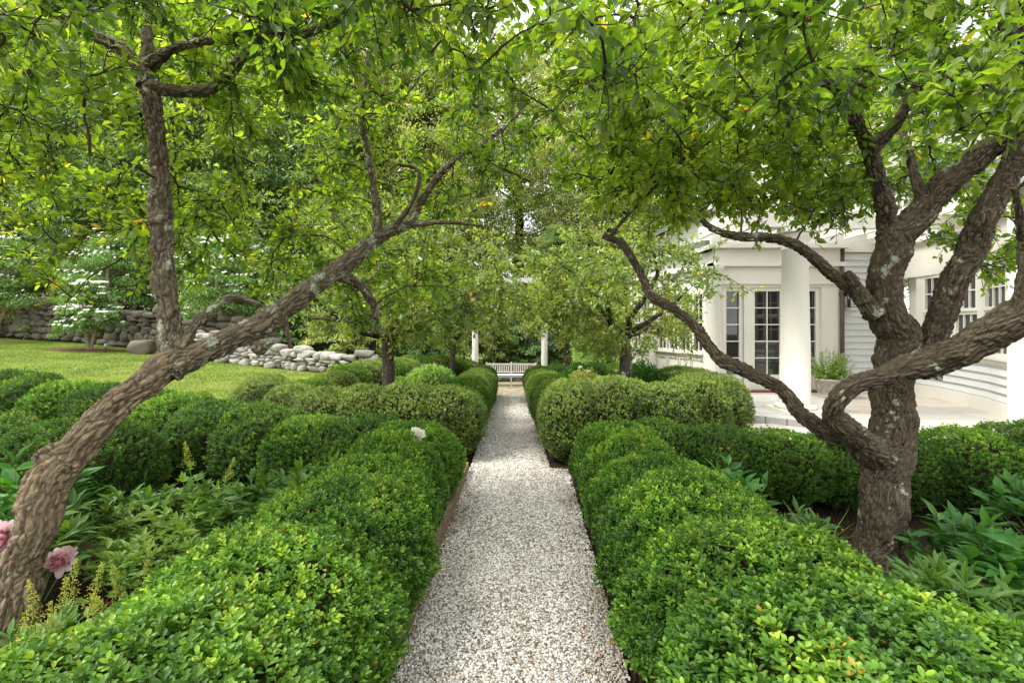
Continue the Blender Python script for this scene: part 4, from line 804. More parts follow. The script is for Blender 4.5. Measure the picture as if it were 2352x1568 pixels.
b = MB(); g = np.random.default_rng(5); q = P(325, 790, 19.6); rounded_stone(np.array((q[0], 19.6, float(gz(q[0], 19.6)) + .22)), np.array((.5, .4, .36)), g, .8, b, .2); tag(b.build('boulder', M['rock_dk']), 'rounded grey boulder on the lawn at the foot of the dark stone wall', 'boulder')

# ---------------------------------------------------------------- bench and its columns
BX, BY, BZ = -.03, 19.0, -.73
t = thing('garden_bench', 'weathered white slatted garden bench at the end of the gravel path', 'bench', (BX, BY, BZ)); W2 = 1.02
def part(nm, boxes, m=None, parent=None):
    b = MB()
    for x0, x1, y0, y1, z0, z1 in boxes: b.box(BX + x0, BX + x1, BY + y0, BY + y1, BZ + z0, BZ + z1)
    o = b.build(nm, m or M['benchw'], parent or t); md = o.modifiers.new('bevel', 'BEVEL'); md.width = .005; md.segments = 2; return o
for x in (-W2, -.03, W2 - .06):
    part('leg', [(x, x + .06, -.02, .04, 0, .42)]); part('back_post', [(x, x + .06, .46, .51, 0, .92 if abs(x) < .5 else .90)])
    part('arch_brace', [(x - .05 if x > -1 else x + .062, x - .002 if x > -1 else x + .12, -.01, .03, .33, .36), ] + ([(x + .062, x + .12, -.01, .03, .33, .36)] if abs(x) < .5 else []))
part('seat', [(-W2 + .01, W2 - .01, -.03 + k * .085, .04 + k * .085, .425, .445) for k in range(6)])
part('seat_rail', [(-W2 + .07, -.04, -.015, .025, .36, .42), (.04, W2 - .07, -.015, .025, .36, .42)])
part('top_rail', [(-W2 + .062, -.035, .465, .505, .80, .86), (.035, W2 - .062, .465, .505, .80, .86)])
part('lower_rail', [(-W2 + .062, -.035, .465, .505, .50, .54), (.035, W2 - .062, .465, .505, .50, .54)])
for s in (-1, 1):
    for k in range(10):
        xc = s * (.11 + k * .088); part('back_slat', [(xc - .02, xc + .02, .475, .495, .542, .798)])
for x in (-W2, W2 - .06): part('armrest', [(x - .005, x + .065, -.04, .46, .62, .65), (x + .01, x + .05, -.01, .03, .447, .618)])
def lathe(b, c, prof, n=32, flutes=0):
    a = np.arange(n) / n * 2 * np.pi; pr = np.array(prof); v = np.stack((pr[:, 0:1] * np.cos(a), pr[:, 0:1] * np.sin(a), np.broadcast_to(pr[:, 1:2], (len(pr), n))), -1) + np.array(c)
    i, j = np.meshgrid(np.arange(len(pr) - 1), np.arange(n), indexing='ij'); f = np.stack((i * n + j, i * n + (j + 1) % n, (i + 1) * n + (j + 1) % n, (i + 1) * n + j), -1).reshape(-1, 4)
    b.add(v.reshape(-1, 3), [f, (np.arange(n) + (len(pr) - 1) * n)[None], np.arange(n)[::-1][None]], smooth=True)
pg = thing('garden_pergola', 'white garden arbor with two round columns standing before the bench', 'pergola', (0, 18.3, -.72))
for px in (1091.5, 1250.5):
    x = (px - CX) / F * 18.3
    for yy in (18.3,):
        b = MB(); b.box(x - .17, x + .17, yy - .17, yy + .17, -.70, -.60); lathe(b, (x, yy, 0), [(.15, -.598), (.155, -.57), (.13, -.54), (.122, -.50), (.122, .2), (.105, 3.1), (.105, 3.14), (.14, 3.19), (.14, 3.21)]); b.box(x - .15, x + .15, yy - .15, yy + .15, 3.212, 3.27)
        b.build('column', M['white'], pg)
b = MB(); b.box(-2.0, 1.9, 18.25, 18.35, 3.272, 3.46); b.build('beam', M['white'], pg)
for k in range(7): b = MB(); b.box(-1.8 + k * .57, -1.74 + k * .57, 17.75, 18.85, 3.463, 3.58); b.build('rafter', M['white'], pg)

# ---------------------------------------------------------------- house
H = thing('house', 'cream columned garden front of a house with pale clapboard wings beside the terrace', 'house', (7, 11, TZ))
def strip(b, path, z0, z1, out=0., mi=0):
    """vertical wall along a polyline"""
    for (x0, y0), (x1, y1) in zip(path[:-1], path[1:]): b.add([(x0, y0, z0), (x1, y1, z0), (x1, y1, z1), (x0, y0, z1)], np.array([(0, 1, 2, 3)]), mi=mi)
def off(path, d):
    p = np.array(path, float); t = norm(np.gradient(p, axis=0)); n = np.stack((t[:, 1], -t[:, 0]), -1); return p + n * d
def clap(b, path, z0, z1, ex=.145):
    z = z0
    while z < z1 - .01:
        zt = min(z + ex, z1); lo = off(path, .042); hi = off(path, .004)
        for i in range(len(path) - 1):
            b.add([(*lo[i], z), (*lo[i + 1], z), (*hi[i + 1], zt), (*hi[i], zt)], np.array([(0, 1, 2, 3)])); b.add([(*lo[i], z), (*lo[i + 1], z), (*hi[i + 1], z), (*hi[i], z)], np.array([(3, 2, 1, 0)]))
        z = zt
class Frame:
    """local wall frame: u along the wall, w outwards, z up"""
    def __init__(s, p0, p1): s.p = np.array(p0, float); d = np.array(p1, float) - s.p; s.L = np.linalg.norm(d); s.u = d / s.L; s.n = np.array((s.u[1], -s.u[0]))
    def __call__(s, v): return np.c_[s.p[0] + v[:, 0] * s.u[0] + v[:, 1] * s.n[0], s.p[1] + v[:, 0] * s.u[1] + v[:, 1] * s.n[1], v[:, 2]]
def bx(b, fr, u0, u1, w0, w1, z0, z1, mi=0): b.box(u0, u1, w0, w1, z0, z1, M=fr, mi=mi)
def glazed(fr, u0, u1, z0, z1, cols, rows, name, w=0., fw=.07, mun=.024, panel=0.0, curtain=False):
    """frame with glass and glazing bars; panel = solid height at the foot"""
    b = MB(); bx(b, fr, u0, u0 + fw, w - .04, w + .035, z0, z1); bx(b, fr, u1 - fw, u1, w - .04, w + .035, z0, z1); bx(b, fr, u0 + fw, u1 - fw, w - .04, w + .033, z1 - fw, z1); bx(b, fr, u0 + fw, u1 - fw, w - .04, w + .033, z0, z0 + fw + panel)
    f = b.build(name, M['white'], H)
    a0, a1, c0, c1 = u0 + fw, u1 - fw, z0 + fw + panel, z1 - fw; b = MB()
    for k in range(1, cols): x = a0 + (a1 - a0) * k / cols; bx(b, fr, x - mun / 2, x + mun / 2, w - .012, w + .022, c0, c1)
    for k in range(1, rows): z = c0 + (c1 - c0) * k / rows; bx(b, fr, a0, a1, w - .010, w + .020, z - mun / 2, z + mun / 2)
    if cols > 1 or rows > 1: b.build('glazing_bar', M['white'], f)
    b = MB(); bx(b, fr, a0, a1, w - .03, w - .016, c0, c1); b.build('pane', M['glass'], f)
    if curtain:
        b = MB(); bx(b, fr, a0, a0 + (a1 - a0) * .22, w - .0155, w - .0145, c0, c1); b.build('curtain', M['curtain'], f)
    return f
FY = 11.1
fx = lambda px: (px - CX) / F * FY
F0 = Frame((4.72, FY), (7.49, FY)); uu = lambda px: fx(px) - 4.72
# main front: piers between the glazed doors
b = MB()
for a, c in ((4.72, fx(1655)), (fx(1708), fx(1726)), (fx(1802), fx(1846)), (fx(1884), 7.47)): b.box(a, c, FY - .03, FY + .3, TZ - .05, 2.55)
b.box(4.72, 7.47, FY - .028, FY + .3, 2.553, 3.02); b.box(4.72, 7.47, FY + .05, FY + .3, TZ - .05, .18)
for a in (fx(1708) - .01, fx(1884)): b.box(a, a + .04, FY - .055, FY - .032, TZ, 2.55)
b.box(4.66, 7.52, FY - .08, FY - .031, 2.62, 2.67); b.box(4.60, 7.56, FY - .14, FY + .3, 3.023, 3.12); b.box(4.64, 7.52, FY - .09, FY + .3, 3.123, 3.42); b.box(4.5, 7.6, FY - .26, FY + .3, 3.423, 3.52)
b.build('front_wall', M['cream'], H)
zt = 2.551
for a, c, cols in ((fx(1655) + .003, fx(1708) - .003, 1), (fx(1726) + .003, fx(1802) - .003, 2), (fx(1846) + .003, fx(1884) - .003, 1)):
    glazed(F0, a - 4.72, c - 4.72, .20, zt, cols, 5, 'french_door', w=-.06, fw=.085, panel=.26, curtain=False)
b = MB(); b.box(4.9, 7.47, FY - .10, FY - .031, .155, .195); b.build('threshold', M['redsill'], H)
# polygonal sunroom receding to the left
SP = [(3.75, 15.2), (3.98, 13.6), (4.72, 11.55), (4.72, 11.1)]
SPp = [np.array(p) for p in SP]
for i, (p0, p1) in enumerate(zip(SP[:-1], SP[1:])):
    fr = Frame(p0, p1); b = MB(); L = fr.L; pw = .16 if i < 2 else .44
    if i < 2:
        bx(b, fr, 0, pw, -.2, .05, -.9, 3.02); bx(b, fr, L - pw, L, -.2, .048, -.9, 3.02); bx(b, fr, pw, L - pw, -.2, 0, -.9, .96); bx(b, fr, pw, L - pw, -.2, 0.002, 2.5, 3.02)
        bx(b, fr, pw, L - pw, 0.002, .08, .96, 1.0)
        nwin = 2 if i == 1 else 1; ww = (L - 2 * pw) / nwin
        for k in range(nwin):
            for q_ in range(2):
                a = pw + ww * k + ww / 2 * q_ + .03; glazed(fr, a, a + ww / 2 - .05, 1.003, 2.5, 2, 4, 'window', w=-.03, fw=.06)
                bx(b, fr, a, a + .02, .001, .03, .35, .85); bx(b, fr, a + ww / 2 - .07, a + ww / 2 - .05, .001, .03, .35, .85); bx(b, fr, a + .02, a + ww / 2 - .07, .0012, .028, .35, .37); bx(b, fr, a + .02, a + ww / 2 - .07, .0012, .028, .83, .85)
    else: bx(b, fr, 0, L, -.2, .05, -.4, 3.02)
    bx(b, fr, -.05, L + .05, -.2, .12, 3.023, 3.12); bx(b, fr, 0, L, -.2, .07, 3.123, 3.42); bx(b, fr, -.1, L + .1, -.2, .24, 3.423, 3.52)
    b.build('sunroom_wall', M['cream'], H)
# engaged column at the corner
b = MB(); lathe(b, (4.60, 11.0, 0), [(.24, .15), (.25, .2), (.2, .26), (.19, .3), (.165, 2.9), (.2, 2.95), (.22, 3.0)]); b.build('column', M['cream'], H)
# free standing terrace columns
def terrace_column(x, y):
    b = MB(); b.box(x - .36, x + .36, y - .36, y + .36, TZ - .02, TZ + .07); lathe(b, (x, y, TZ), [(.33, .072), (.345, .11), (.33, .15), (.27, .17), (.28, .19), (.245, .22), (.24, 1.1), (.205, 2.86), (.225, 2.87), (.225, 2.90), (.20, 2.92), (.20, 2.99), (.235, 3.03), (.275, 3.10), (.29, 3.15)], 48)
    b.box(x - .32, x + .32, y - .32, y + .32, TZ + 3.152, TZ + 3.23); b.build('column', M['cream'], H)
CXX = (1826 - CX) / F * 8.6; terrace_column(CXX, 8.6)
# pergola beams with scroll-cut rafter tails
b = MB(); b.box(CXX - .9, 9.6, 8.47, 8.60, TZ + 3.233, TZ + 3.48); b.build('beam', M['cream'], H)
def scroll_rafter(x, y0, y1, z, dx=.07):
    h = .26; prof = [(y1, z), (y1, z + h), (y0, z + h), (y0 - .02, z + h - .05)] + [(y0 + .05 + .09 * math.cos(a), z + .10 + .09 * math.sin(a)) for a in np.linspace(2.4, 4.7, 7)] + [(y0 + .16 + .08 * math.cos(a), z + .075 - .08 * math.sin(a)) for a in np.linspace(math.pi * .9, math.pi * .5, 5)][::1] + [(y0 + .26, z)]
    b = MB(); n = len(prof); v = [(x, *p) for p in prof] + [(x + dx, *p) for p in prof]; b.add(v, [np.arange(n)[None], (np.arange(n)[::-1] + n)[None], np.array([(i, i + n, (i + 1) % n + n, (i + 1) % n) for i in range(n)])]); b.build('rafter', M['cream'], H)
for k in range(8): scroll_rafter(CXX - .8 + k * .55, 7.95, 11.0, TZ + 3.483)
# scroll-cut tail running to the left off the column
b = MB(); x0 = CXX - .95; pr = [(x0 + .9, 0), (x0 + .9, .24), (x0 - .25, .24), (x0 - .28, .2)] + [(x0 - .12 + .12 * math.cos(a), .12 + .12 * math.sin(a)) for a in np.linspace(2.6, 5.2, 8)] + [(x0 + .12, .06), (x0 + .3, 0)]; n = len(pr)
v = [(p[0], 8.35, TZ + 3.235 + p[1]) for p in pr] + [(p[0], 8.43, TZ + 3.235 + p[1]) for p in pr]; b.add(v, [np.arange(n)[None], (np.arange(n)[::-1] + n)[None], np.array([(i, i + n, (i + 1) % n + n, (i + 1) % n) for i in range(n)])]); b.build('rafter', M['cream'], H)
# upper gable and roof
b = MB(); prism_pts = [(4.7, 3.52), (13.5, 3.52), (13.5, 6.9), (9.8, 6.9), (4.7, 4.5)]; n = len(prism_pts)
b.add([(x, 11.35, z) for x, z in prism_pts] + [(x, 16, z) for x, z in prism_pts], [np.arange(n)[None], (np.arange(n)[::-1] + n)[None], np.array([(i, i + n, (i + 1) % n + n, (i + 1) % n) for i in range(n)])]); b.build('upper_wall', M['cream'], H)
b = MB(); sl = np.array((9.8 - 4.7, 6.9 - 4.5)); b.add([(4.4, 11.0, 4.40), (9.8, 11.0, 6.94), (9.8, 16, 6.94), (4.4, 16, 4.40), (4.4, 11.0, 4.52), (9.8, 11.0, 7.06), (9.8, 16, 7.06), (4.4, 16, 4.52)], np.array([(3, 2, 1, 0), (4, 5, 6, 7), (0, 1, 5, 4), (0, 4, 7, 3)]))
b.build('roof', M['slate'], H)
b = MB(); b.add([(4.4, 10.97, 4.28), (9.8, 10.97, 6.82), (9.8, 10.97, 7.02), (4.4, 10.97, 4.48), (4.4, 11.35, 4.28), (9.8, 11.35, 6.82)], np.array([(0, 1, 2, 3), (4, 5, 1, 0)])); b.build('fascia', M['cream'], H)
b = MB(); prism(b, [(3.75, 15.2), (3.98, 13.6), (4.6, 11.5), (9, 11.5), (9, 17), (4.5, 17)], 3.53, 3.7); b.build('flat_roof', M['slate'], H)
# clapboard wall right of the doors and the curved wing
b = MB(); clap(b, [(7.56, FY + .02), (9.0, FY + .02)], .28, 3.35); b.build('clapboard_wall', M['siding'], H)
b = MB(); b.box(7.475, 7.555, FY - .02, FY + .3, TZ, 3.35); b.box(7.56, 9.0, FY - .045, FY + .015, TZ, .278); b.build('corner_board', M['cream'], H); b = MB(); b.box(7.5, 9.0, FY - .08, FY + .3, 3.352, 3.55); b.build('trim_board', M['cream'], H)
WP = [(9.0, 11.1), (9.02, 10.7), (8.95, 10.1), (8.78, 9.4), (8.5, 8.6), (8.15, 7.9), (7.82, 7.4), (7.6, 7.12)]
b = MB(); clap(b, WP, .40, 1.0); b.build('curved_clapboard_wall', M['siding'], H)
b = MB()
pth = off(WP, .05); strip(b, [tuple(p) for p in pth], TZ, .38); q1 = off(WP, .0)
for i in range(len(WP) - 1): b.add([(*pth[i], .38), (*pth[i + 1], .38), (*q1[i + 1], .40), (*q1[i], .40)], np.array([(0, 1, 2, 3)]))
b.build('base_board', M['cream'], H); b = MB()
for (z0, z1, d) in ((1.0, 1.09, .035), (1.09, 1.14, .09)):
    pth = off(WP, d); strip(b, [tuple(p) for p in pth], z0, z1)
    for i in range(len(WP) - 1):
        b.add([(*pth[i], z1), (*pth[i + 1], z1), (*q1[i + 1], z1 + .002), (*q1[i], z1 + .002)], np.array([(0, 1, 2, 3)])); b.add([(*pth[i], z0), (*pth[i + 1], z0), (*q1[i + 1], z0), (*q1[i], z0)], np.array([(3, 2, 1, 0)]))
b.build('window_sill', M['cream'], H); b = MB(); strip(b, [tuple(p) for p in off(WP, .06)], 2.75, 3.55); strip(b, [tuple(p) for p in off(WP, .16)], 3.5, 3.7)
b.build('trim_board', M['cream'], H)
b = MB(); strip(b, [tuple(p) for p in off(WP, -.12)], 1.1, 2.8); b.build('wall', M['cream'], H)
WPn = np.array(WP)
Ls = np.r_[0, np.cumsum(np.linalg.norm(np.diff(WPn, axis=0), axis=1))]
def wat(s): return (np.interp(s, Ls, WPn[:, 0]), np.interp(s, Ls, WPn[:, 1]))
edges = [(.55, 1.25), (1.45, 2.25), (2.45, 3.3), (3.5, 4.25)]
b = MB(); s_prev = .35
for (a, c) in edges:
    fr = Frame(wat(s_prev), wat(a)); bx(b, fr, 0, fr.L, -.12, .03, 1.143, 2.75); s_prev = c
    fr = Frame(wat(a), wat(c)); glazed(fr, .0, fr.L, 1.143, 1.95, 3, 2, 'window', w=-.03, fw=.06); glazed(fr, .0, fr.L, 1.953, 2.745, 3, 2, 'window', w=-.005, fw=.06)
fr = Frame(wat(s_prev), wat(Ls[-1])); bx(b, fr, 0, fr.L, -.12, .03, 1.143, 2.75); b.build('mullion', M['cream'], H)
b = MB(); b.box(7.37, 7.6, 6.98, 7.2, TZ, 3.5); b.build('corner_post', M['white'], H)
b = MB(); strip(b, [(7.61, 7.1), (12.5, 7.1)], TZ, 3.6); b.add([(7.0, 6.6, 3.62), (13, 6.6, 3.62), (13, 11.4, 5.6), (9.3, 11.4, 5.6)], np.array([(0, 1, 2, 3)]), mi=1); b.build('wing_roof', [M['cream'], M['slate']], H)
# copper downpipe, wall lantern
b = MB(); b.tube([(7.52, FY - .09, TZ + .02), (7.52, FY - .09, 3.42)], .045, 14); b.build('downpipe', M['copper'], H)
q = P(1950, 690, FY - .15); b = MB(); x, y, z = q
b.box(x - .10, x + .10, y - .1, y + .1, z - .16, z - .145); b.box(x - .14, x + .14, y - .14, y + .14, z + .17, z + .185)
for sx in (-1, 1):
    for sy in (-1, 1): b.tube([(x + sx * .095, y + sy * .095, z - .15), (x + sx * .13, y + sy * .13, z + .17)], .007, 6)
b.tube([(x + .16 * math.sin(a), y + .05, z + .22 + .22 * (1 - math.cos(a)) * .5 + .1) for a in np.linspace(-1.2, 3.0, 14)], .009, 6); b.tube([(x, y, z + .18), (x, y, z + .32)], .01, 6); b.box(x - .03, x + .03, y + .06, y + .15, z + .1, z + .4)
b.tube([(x, y, z - .14), (x, y, z + .03)], .02, 8); b.build('wall_lantern', M['black'], H)

# planter
q = P(1905, 905, 10.35); pt = thing('stone_planter', 'round cast stone planter with swag relief holding feathery plants by the downpipe', 'planter', (q[0], 10.35, TZ)); b = MB()
lathe(b, (q[0], 10.35, TZ), [(.2, .0), (.21, .03), (.195, .05), (.215, .08), (.27, .34), (.30, .36), (.305, .39), (.275, .40), (.26, .36)], 40)
for k in range(10):
    a0 = k / 10 * 6.28; pp = [(q[0] + (.222 + .045 * s_ + .006) * math.cos(a0 + .28 * math.cos(th)), 10.35 + (.222 + .045 * s_ + .006) * math.sin(a0 + .28 * math.cos(th)), TZ + .12 + .17 * s_) for th in np.linspace(0, math.pi, 9) for s_ in (math.sin(th),)]; b.tube(pp, .010, 6)
b.build('pot', M['pot'], pt)
g = np.random.default_rng(77); b = MB(); sb = MB(); n = 130; a = g.uniform(0, 6.28, n); o0 = np.stack((q[0] + .12 * np.cos(a), 10.35 + .12 * np.sin(a), np.full(n, TZ + .36)), -1); rr = g.uniform(.1, .5, n); o2 = np.stack((q[0] + rr * np.cos(a), 10.35 + rr * np.sin(a), TZ + .45 + g.uniform(-.05, .62, n) * (1.15 - rr)), -1); o1 = (o0 + o2) / 2 + (0, 0, .07)
sb.tubes(np.stack((o0, o1, o2), 1), np.full((n, 3), .003)); k = 26; qi = np.repeat(np.arange(n), k); u = g.uniform(.2, 1, (n * k, 1)); pos = (1 - u) ** 2 * o0[qi] + 2 * u * (1 - u) * o1[qi] + u * u * o2[qi]
b.leaves(pos, norm(g.normal(0, 1, (n * k, 3)) + (0, 0, .3)), norm(g.normal(0, .5, (n * k, 3)) + (0, 0, 1)), g.uniform(.03, .07, n * k), .018, g.random(n * k), 'mid'); pl = thing('potted_fern', 'feathery yellow green plant with small lavender flowers growing in the stone planter', 'potted plant', (q[0], 10.35, TZ + .36)); b.build('foliage', M['astilbe'], pl); sb.build('stem', M['stem'], pl)
for i in g.choice(n, 14, replace=False):
    b = MB(); b.leaves(np.repeat(o2[i][None], 8, 0) + g.normal(0, .02, (8, 3)), norm(g.normal(0, 1, (8, 3))), norm(g.normal(0, 1, (8, 3))), .025, .02, g.random(8), 'mid'); b.build('flower', M['petal_l'], pl)

# ---------------------------------------------------------------- bed plants
def leafy_plant(name, label, cat, x, y, seed, stems, ht, spread, leaf, lw, material, leaflets=7, group=None, bloom=None, blooms=0, plume=0, upright=.5, kind='full', z=None):
    g = np.random.default_rng(seed); z0 = float(gz(x, y)) - .02 if z is None else z; e = thing(name, label, cat, (x, y, z0), 0, group); sb = MB(); b = MB()
    for k in range(stems):
        a = g.uniform(0, 6.28); r = spread * math.sqrt(g.uniform(.03, 1)); hh = ht * g.uniform(.65, 1.08) * (1 - .25 * (r / spread)); tip = np.array((x + math.cos(a) * r, y + math.sin(a) * r, z0 + hh)); bs = np.array((x + math.cos(a) * r * .25, y + math.sin(a) * r * .25, z0)); md = (bs + tip) / 2 + np.array((0, 0, .12 * hh)); t = np.linspace(0, 1, 7)[:, None]
        pth = (1 - t) ** 2 * bs + 2 * t * (1 - t) * md + t * t * tip; sb.tube(pth, np.linspace(.0045, .002, 7) * (leaf / .1) ** .5, 6)
        dirn = norm(tip - md)
        for fr in (.55, .75, 1.0):
            nd = 1 if fr == 1.0 else 2
            for q_ in range(nd):
                o = (1 - fr) ** 2 * bs + 2 * fr * (1 - fr) * md + fr * fr * tip; aa = g.uniform(0, 6.28)
                pet = norm(dirn * (.8 if fr == 1 else .3) + np.array((math.cos(aa), math.sin(aa), .25)) * (.25 if fr == 1 else 1.)); pl_ = leaf * g.uniform(.7, 1.2) * (.2 if fr == 1 else 1.); end = o + pet * pl_; sb.tube([o, (o + end) / 2, end], .0018, 4)
                m_ = leaflets; fa = np.linspace(-1.25, 1.25, m_) + g.normal(0, .12, m_); sd2 = norm(np.cross(pet, (0, 0, 1))); ld = norm(pet[None] * np.cos(fa)[:, None] + sd2[None] * np.sin(fa)[:, None] + np.stack((np.zeros(m_), np.zeros(m_), g.normal(upright * .3, .25, m_)), -1))
                ps = end[None] - pet[None] * (leaf * .35 * np.abs(fa) / 1.3)[:, None]
                s_ = leaf * g.uniform(.75, 1.2, m_); b.leaves(ps, ld, norm(np.array((0, 0, 1.)) + g.normal(0, .3, (m_, 3))), s_, s_ * lw, np.clip(g.normal(.5, .2, m_), 0, 1), kind, bend=.22)
        if plume and k < plume:
            top = tip + np.array((g.normal(0, .03), g.normal(0, .03), g.uniform(.12, .22))); sb.tube([tip, top], .002, 4); fb = MB(); m_ = 260; u = g.random(m_); wv = (1 - u) * .055 + .006; aa = g.uniform(0, 6.28, m_); br = np.round(aa * 2) / 2
            ps = tip[None] * (1 - u)[:, None] + (top + (top - tip) * .25)[None] * u[:, None] + np.stack((np.cos(br) * wv * g.random(m_), np.sin(br) * wv * g.random(m_), wv * .5 * g.random(m_)), -1)
            fb.leaves(ps, norm(g.normal(0, .7, (m_, 3)) + (0, 0, .6)), norm(g.normal(0, 1, (m_, 3))), .011, .005, g.random(m_), 'low'); fb.build('plume', M['plume'], e)
    b.build('foliage', material, e); sb.build('stem', M['stem'], e); return e
def peony_flower(parent_label, c, r, material, seed, parent, tilt=(0, 0, 1)):
    g = np.random.default_rng(seed); b = MB(); c = np.array(c); ax = norm(np.array(tilt, float))
    for k, (m_, op) in enumerate(((12, 1.5), (16, 1.25), (20, 1.0), (22, .75), (24, .5), (22, .25))):
        aa = np.arange(m_) / m_ * 6.28 + g.uniform(0, 6); ux = norm(np.cross(ax, (0, 1, .1))); uy = np.cross(ax, ux); rad = ux[None] * np.cos(aa)[:, None] + uy[None] * np.sin(aa)[:, None]
        d = norm(rad * math.sin(op) + ax * math.cos(op) + g.normal(0, .2, (m_, 3))); s_ = r * g.uniform(.65, 1.12, m_) * (1 - .04 * k)
        b.leaves(np.repeat((c - ax * r * .25)[None], m_, 0) + rad * r * .1, d, norm(ax - rad * .8 + g.normal(0, .4, (m_, 3))), s_, s_ * g.uniform(.4, .7, m_), np.clip(g.normal(.3 + .5 * (k < 3), .25, m_), 0, 1), 'oval', bend=-.45)
    return b.build('flower', material, parent)
LP = 'leafy perennials in the left flower bed'
def at(px, py, Y): q = P(px, py, Y); return q
pA = leafy_plant('peony_plant', 'peony with broad leaves and pink blooms behind the base of the leaning trunk', 'peony', -2.95, 2.95, 701, 20, .62, .4, .12, .34, M['peony'], 7, LP)
peony_flower('', at(135, 1290, 2.75), .085, M['petal_p'], 1, pA, (.5, -.5, .6)); peony_flower('', at(0, 1240, 2.7), .1, M['petal_p'], 2, pA, (.2, -.7, .5))
q0 = at(135, 1300, 2.75); b = MB(); b.tube([(-2.8, 2.95, .2), (q0[0] - .05, 2.85, .3), tuple(q0)], .004, 6); b.build('stem', M['stem'], pA)
leafy_plant('broad_leaf_plant', 'glossy broad leaved plant left of the leaning trunk', 'plant', -3.3, 3.3, 702, 12, .75, .35, .17, .48, M['broad'], 4, LP, upright=1)
for i, (px, Y, lb, ht, sp, lf, mt) in enumerate([(300, 3.0, 'low pale leaved perennial just right of the leaning trunk', .38, .3, .065, 'astilbe'), (250, 3.5, 'yellow green perennial behind the leaning trunk base', .5, .34, .07, 'astilbe'), (380, 3.35, 'bushy light green perennial in the middle of the left bed', .5, .4, .08, 'astilbe'),
        (480, 3.7, 'leafy perennial before the dark cross hedge', .45, .36, .075, 'astilbe'), (330, 3.9, 'peony foliage under the cross hedge', .52, .36, .12, 'peony'), (560, 3.8, 'peony foliage with long leaves reaching the near hedge', .58, .34, .13, 'peony'),
        (665, 4.0, 'tall peony foliage beside the bright near hedge', .72, .34, .14, 'peony'), (740, 4.1, 'peony foliage by the corner of the cross hedge', .7, .3, .13, 'peony'), (800, 4.15, 'small peony foliage nearest the path in the left bed', .68, .24, .11, 'peony'), (90, 2.15, 'toothed leafy perennial at the foot of the leaning trunk', .42, .26, .08, 'peony')]):
    leafy_plant('perennial_plant', lb, 'plant', (px - CX) / F * Y, Y, 710 + i, 18 if mt == 'astilbe' else 10, ht * .84, sp, lf, .42 if mt == 'astilbe' else .33, M[mt], 5 if mt == 'astilbe' else 7, LP)
for i, (px, Y, lb, ht, n) in enumerate([(215, 2.35, 'yellow green astilbe with feathery plumes right of the leaning trunk', .42, 5), (90, 1.95, 'yellow green astilbe plumes at the lower left corner', .45, 4), (460, 3.9, 'pale astilbe plume standing before the dark cross hedge', .62, 2), (150, 2.2, 'small astilbe plumes close to the tan trunk', .38, 3)]):
    leafy_plant('astilbe_plant', lb, 'astilbe', (px - CX) / F * Y, Y, 730 + i, 8, ht, .2, .06, .4, M['astilbe'], 5, 'astilbes in the left bed', plume=n)
wp = leafy_plant('peony_plant', 'peony with one white bloom above the dark hedge left of the path', 'peony', -.86, 4.22, 740, 3, .86, .1, .09, .33, M['peony'], 5); peony_flower('', at(957, 1000, 4.05), .075, M['petal_w'], 3, wp, (.3, -.5, .8))
b = MB(); e0 = at(957, 1000, 4.05); b.tube([(-.86, 4.22, .3), tuple(e0)], .004, 6); b.build('stem', M['stem'], wp)
RP = 'leafy perennials in the right flower bed'
for i, (px, Y, lb, ht, sp, lf, mt, st) in enumerate([(1680, 3.5, 'peony foliage rising above the near right hedge', .74, .26, .13, 'broad', 13), (1830, 3.3, 'small pale leaved plant left of the dark trunk', .5, .18, .11, 'peony', 8), (2230, 3.1, 'large glossy leaved plant right of the dark trunk', .48, .32, .14, 'broad', 11), (2340, 2.9, 'broad leaved plant at the right edge of the view', .5, .32, .14, 'broad', 10),
        (2140, 2.75, 'narrow leaved plant spreading over dark mulch right of the trunk', .32, .3, .11, 'peony', 14), (2260, 2.45, 'low peony foliage behind the near right hedge', .42, .3, .12, 'peony', 14), (2420, 3.6, 'broad leaved plant under the rounded dark boxwood', .5, .35, .16, 'broad', 14)]):
    leafy_plant('perennial_plant', lb, 'plant', (px - CX) / F * Y, Y, 750 + i, st, ht, sp, lf, .4 if mt == 'broad' else .3, M[mt], 4 if mt == 'broad' else 6, RP, upright=.6)
# grassy tuft by the trunk
b = MB(); g = np.random.default_rng(9); n = 26; bs = np.tile((1.98, 3.15, 0.), (n, 1)) + g.normal(0, .03, (n, 3)) * (1, 1, 0); a = g.uniform(0, 6.28, n); tp = bs + np.stack((np.cos(a) * .22, np.sin(a) * .2, g.uniform(.25, .5, n)), -1); md = (bs + tp) / 2 + (0, 0, .12)
b.tubes(np.stack((bs, md, tp), 1), np.tile((.005, .004, .001), (n, 1)), 3, rnd=.6); tag(b.build('grass_tuft', M['blade']), 'tuft of long arching grass blades left of the dark trunk', 'grass tuft')
